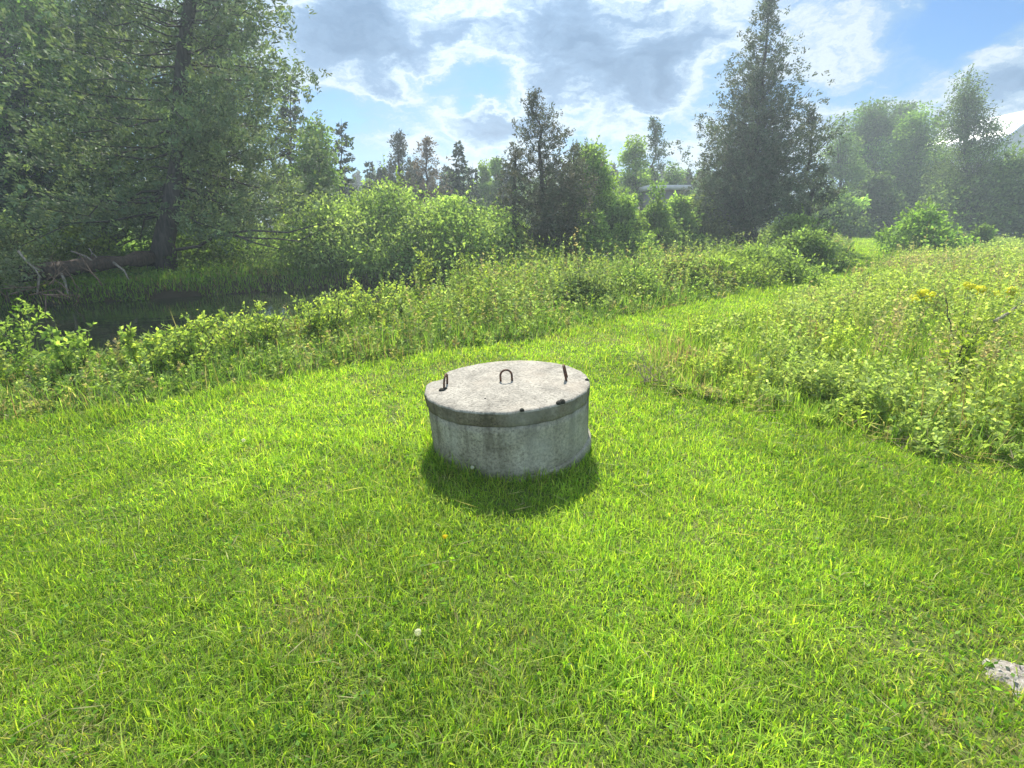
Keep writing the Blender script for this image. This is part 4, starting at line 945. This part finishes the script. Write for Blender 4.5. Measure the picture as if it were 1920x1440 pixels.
# ------------------------------------------------------------------ haze volume, added to stand in for lens glare
def build_haze():
    m, nt, out = new_mat('haze_veil')
    v = N(nt, 'ShaderNodeVolumePrincipled'); v.inputs['Density'].default_value = HAZE_DENSITY
    v.inputs['Color'].default_value = (0.82, 0.93, 1.0, 1); v.inputs['Anisotropy'].default_value = HAZE_G
    nt.links.new(v.outputs[0], out.inputs['Volume'])
    g = Geo(); box(g, -142, 142, -28, 132, -2.2, 15)
    tag(g.build('haze', m), kind='stuff')
HAZE_DENSITY, HAZE_G = 0.0028, 0.4
build_haze()
# ------------------------------------------------------------------ sky, sun, camera
SUN_EL, SUN_AZ = 47.0, -2.0        # degrees; azimuth from +Y towards +X
def build_world():
    w = bpy.data.worlds.new('World'); scene.world = w; w.use_nodes = True
    nt = w.node_tree; nt.nodes.clear(); L = nt.links
    out = N(nt, 'ShaderNodeOutputWorld'); bg = N(nt, 'ShaderNodeBackground')
    sky = N(nt, 'ShaderNodeTexSky'); sky.sky_type = 'NISHITA'; sky.sun_disc = False
    sky.sun_elevation = R(SUN_EL); sky.sun_rotation = R(SUN_AZ); sky.air_density = 1.0; sky.dust_density = 0.6; sky.ozone_density = 1.5
    tc = N(nt, 'ShaderNodeTexCoord').outputs['Generated']
    nv = N(nt, 'ShaderNodeVectorMath'); nv.operation = 'NORMALIZE'; L.new(tc, nv.inputs[0])
    # ragged edges: bend the direction a little before the clouds are laid out
    ws = N(nt, 'ShaderNodeMapping'); ws.inputs['Scale'].default_value = (1, 1, 1.9); L.new(nv.outputs[0], ws.inputs[0])
    wn = N(nt, 'ShaderNodeTexNoise'); wn.inputs['Scale'].default_value = 5.5; wn.inputs['Detail'].default_value = 7; wn.inputs['Roughness'].default_value = 0.6; L.new(ws.outputs[0], wn.inputs['Vector'])
    sub = N(nt, 'ShaderNodeVectorMath'); sub.operation = 'SUBTRACT'; L.new(wn.outputs['Color'], sub.inputs[0]); sub.inputs[1].default_value = (0.5, 0.5, 0.5)
    scl = N(nt, 'ShaderNodeVectorMath'); scl.operation = 'SCALE'; L.new(sub.outputs[0], scl.inputs[0]); scl.inputs[3].default_value = 0.16
    ad = N(nt, 'ShaderNodeVectorMath'); ad.operation = 'ADD'; L.new(nv.outputs[0], ad.inputs[0]); L.new(scl.outputs[0], ad.inputs[1])
    sx = N(nt, 'ShaderNodeSeparateXYZ'); L.new(ad.outputs[0], sx.inputs[0])
    az = math_n(nt, 'ARCTAN2', sx.outputs[0], sx.outputs[1]); el = math_n(nt, 'ARCSINE', math_n(nt, 'MINIMUM', sx.outputs[2], 1.0))
    dens = None
    def gauss(u, v, su, sv, amp):
        nonlocal dens
        a, e = azel(u, v); sa = su / 960 * 0.9; se = sv / 960 * 0.9
        x = math_n(nt, 'DIVIDE', math_n(nt, 'SUBTRACT', az, R(a)), sa); y = math_n(nt, 'DIVIDE', math_n(nt, 'SUBTRACT', el, R(e)), se)
        r = math_n(nt, 'ADD', math_n(nt, 'MULTIPLY', x, x), math_n(nt, 'MULTIPLY', y, y))
        gz = math_n(nt, 'POWER', 2.718, math_n(nt, 'MULTIPLY', r, -1.0))
        t = math_n(nt, 'MULTIPLY', gz, amp); dens = t if dens is None else math_n(nt, 'ADD', dens, t)
    for a in CLOUDS: gauss(*a)
    st = N(nt, 'ShaderNodeMapping'); st.inputs['Scale'].default_value = (1, 1, 2.2); L.new(ad.outputs[0], st.inputs[0])
    f1 = noise(nt, st.outputs[0], 4.6, 9, 0.6); f2 = noise(nt, st.outputs[0], 19.0, 6, 0.6)
    fb = math_n(nt, 'ADD', math_n(nt, 'MULTIPLY', math_n(nt, 'SUBTRACT', f1, 0.5), 1.2), math_n(nt, 'MULTIPLY', math_n(nt, 'SUBTRACT', f2, 0.5), 0.42))
    d = math_n(nt, 'ADD', math_n(nt, 'ADD', dens, fb), 0.47, )
    al = ramp(nt, [(0.22, (0, 0, 0)), (0.36, (0.45,) * 3), (0.55, (0.92,) * 3), (0.8, (1, 1, 1))]); L.new(d, al.inputs[0])
    cc = ramp(nt, CLOUD_COL); L.new(d, cc.inputs[0])
    skc = mixrgb(nt, 1.0, sky.outputs[0], SKY_GAIN, 'MULTIPLY')
    bg2 = N(nt, 'ShaderNodeBackground'); L.new(skc, bg.inputs[0]); bg.inputs[1].default_value = 0.1
    # unseen clouds behind the viewer and round the sun brightened as added fill light
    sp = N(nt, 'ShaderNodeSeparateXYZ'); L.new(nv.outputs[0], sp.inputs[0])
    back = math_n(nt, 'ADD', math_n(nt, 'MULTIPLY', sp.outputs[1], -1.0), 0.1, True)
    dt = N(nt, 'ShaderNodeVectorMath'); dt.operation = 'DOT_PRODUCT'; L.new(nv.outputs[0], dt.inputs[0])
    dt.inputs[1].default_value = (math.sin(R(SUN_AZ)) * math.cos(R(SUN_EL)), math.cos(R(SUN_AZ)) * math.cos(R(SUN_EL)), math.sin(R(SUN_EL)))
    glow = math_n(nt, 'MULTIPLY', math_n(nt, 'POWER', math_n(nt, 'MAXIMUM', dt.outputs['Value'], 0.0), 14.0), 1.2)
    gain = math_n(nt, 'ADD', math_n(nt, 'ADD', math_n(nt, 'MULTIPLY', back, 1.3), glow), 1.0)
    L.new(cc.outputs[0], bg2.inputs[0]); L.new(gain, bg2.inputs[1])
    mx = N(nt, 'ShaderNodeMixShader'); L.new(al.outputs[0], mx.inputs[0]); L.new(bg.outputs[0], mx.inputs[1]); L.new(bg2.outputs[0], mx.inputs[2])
    L.new(mx.outputs[0], out.inputs[0])
SKY_GAIN = (0.23, 0.4, 0.57)
CLOUD_COL = [(0.25, (0.13, 0.235, 0.36)), (0.42, (0.17, 0.265, 0.365)), (0.51, (0.29, 0.35, 0.405)), (0.57, (0.36, 0.41, 0.45)), (0.63, (0.23, 0.305, 0.385)), (0.73, (0.12, 0.195, 0.3)), (0.95, (0.07, 0.13, 0.22))]
CLOUDS = [(680, 70, 125, 95, 0.46), (1080, 40, 100, 60, 0.36), (930, 225, 75, 40, 0.34), (1190, 155, 110, 40, 0.3), (1890, 110, 60, 45, 0.34), (1600, 150, 260, 130, 0.03), (1250, 60, 90, 40, 0.04),
          (630, 195, 60, 45, -0.42), (920, 160, 70, 25, -0.3), (1830, 60, 90, 45, -0.5), (1590, 240, 70, 40, 0.2), (570, 300, 70, 60, -0.15), (860, 90, 60, 60, 0.05), (500, 30, 70, 70, -0.1)]
build_world()
sl = bpy.data.lights.new('sun', 'SUN'); sl.energy = 4.5; sl.angle = R(0.53); sl.color = (1.0, 0.95, 0.86)
so = bpy.data.objects.new('sun', sl); col.objects.link(so)
az, e = R(SUN_AZ), R(SUN_EL)
dvec = Vector((math.sin(az) * math.cos(e), math.cos(az) * math.cos(e), math.sin(e)))
so.rotation_euler = dvec.to_track_quat('Z', 'Y').to_euler(); so.location = (0, 30, 40)

cam = bpy.data.cameras.new('camera'); co = bpy.data.objects.new('camera', cam); col.objects.link(co)
co.location = EYE; co.rotation_euler = (R(90) - PITCH, 0, 0)
cam.sensor_width = 36; cam.lens = 18; cam.clip_end = 2000; cam.clip_start = 0.05
scene.camera = co
scene.view_settings.view_transform = 'Standard'; scene.view_settings.look = 'None'
scene.view_settings.exposure = 1.1; scene.view_settings.gamma = 1
scene.cycles.max_bounces = 8; scene.cycles.diffuse_bounces = 4; scene.cycles.transmission_bounces = 6
scene.cycles.use_denoising = True
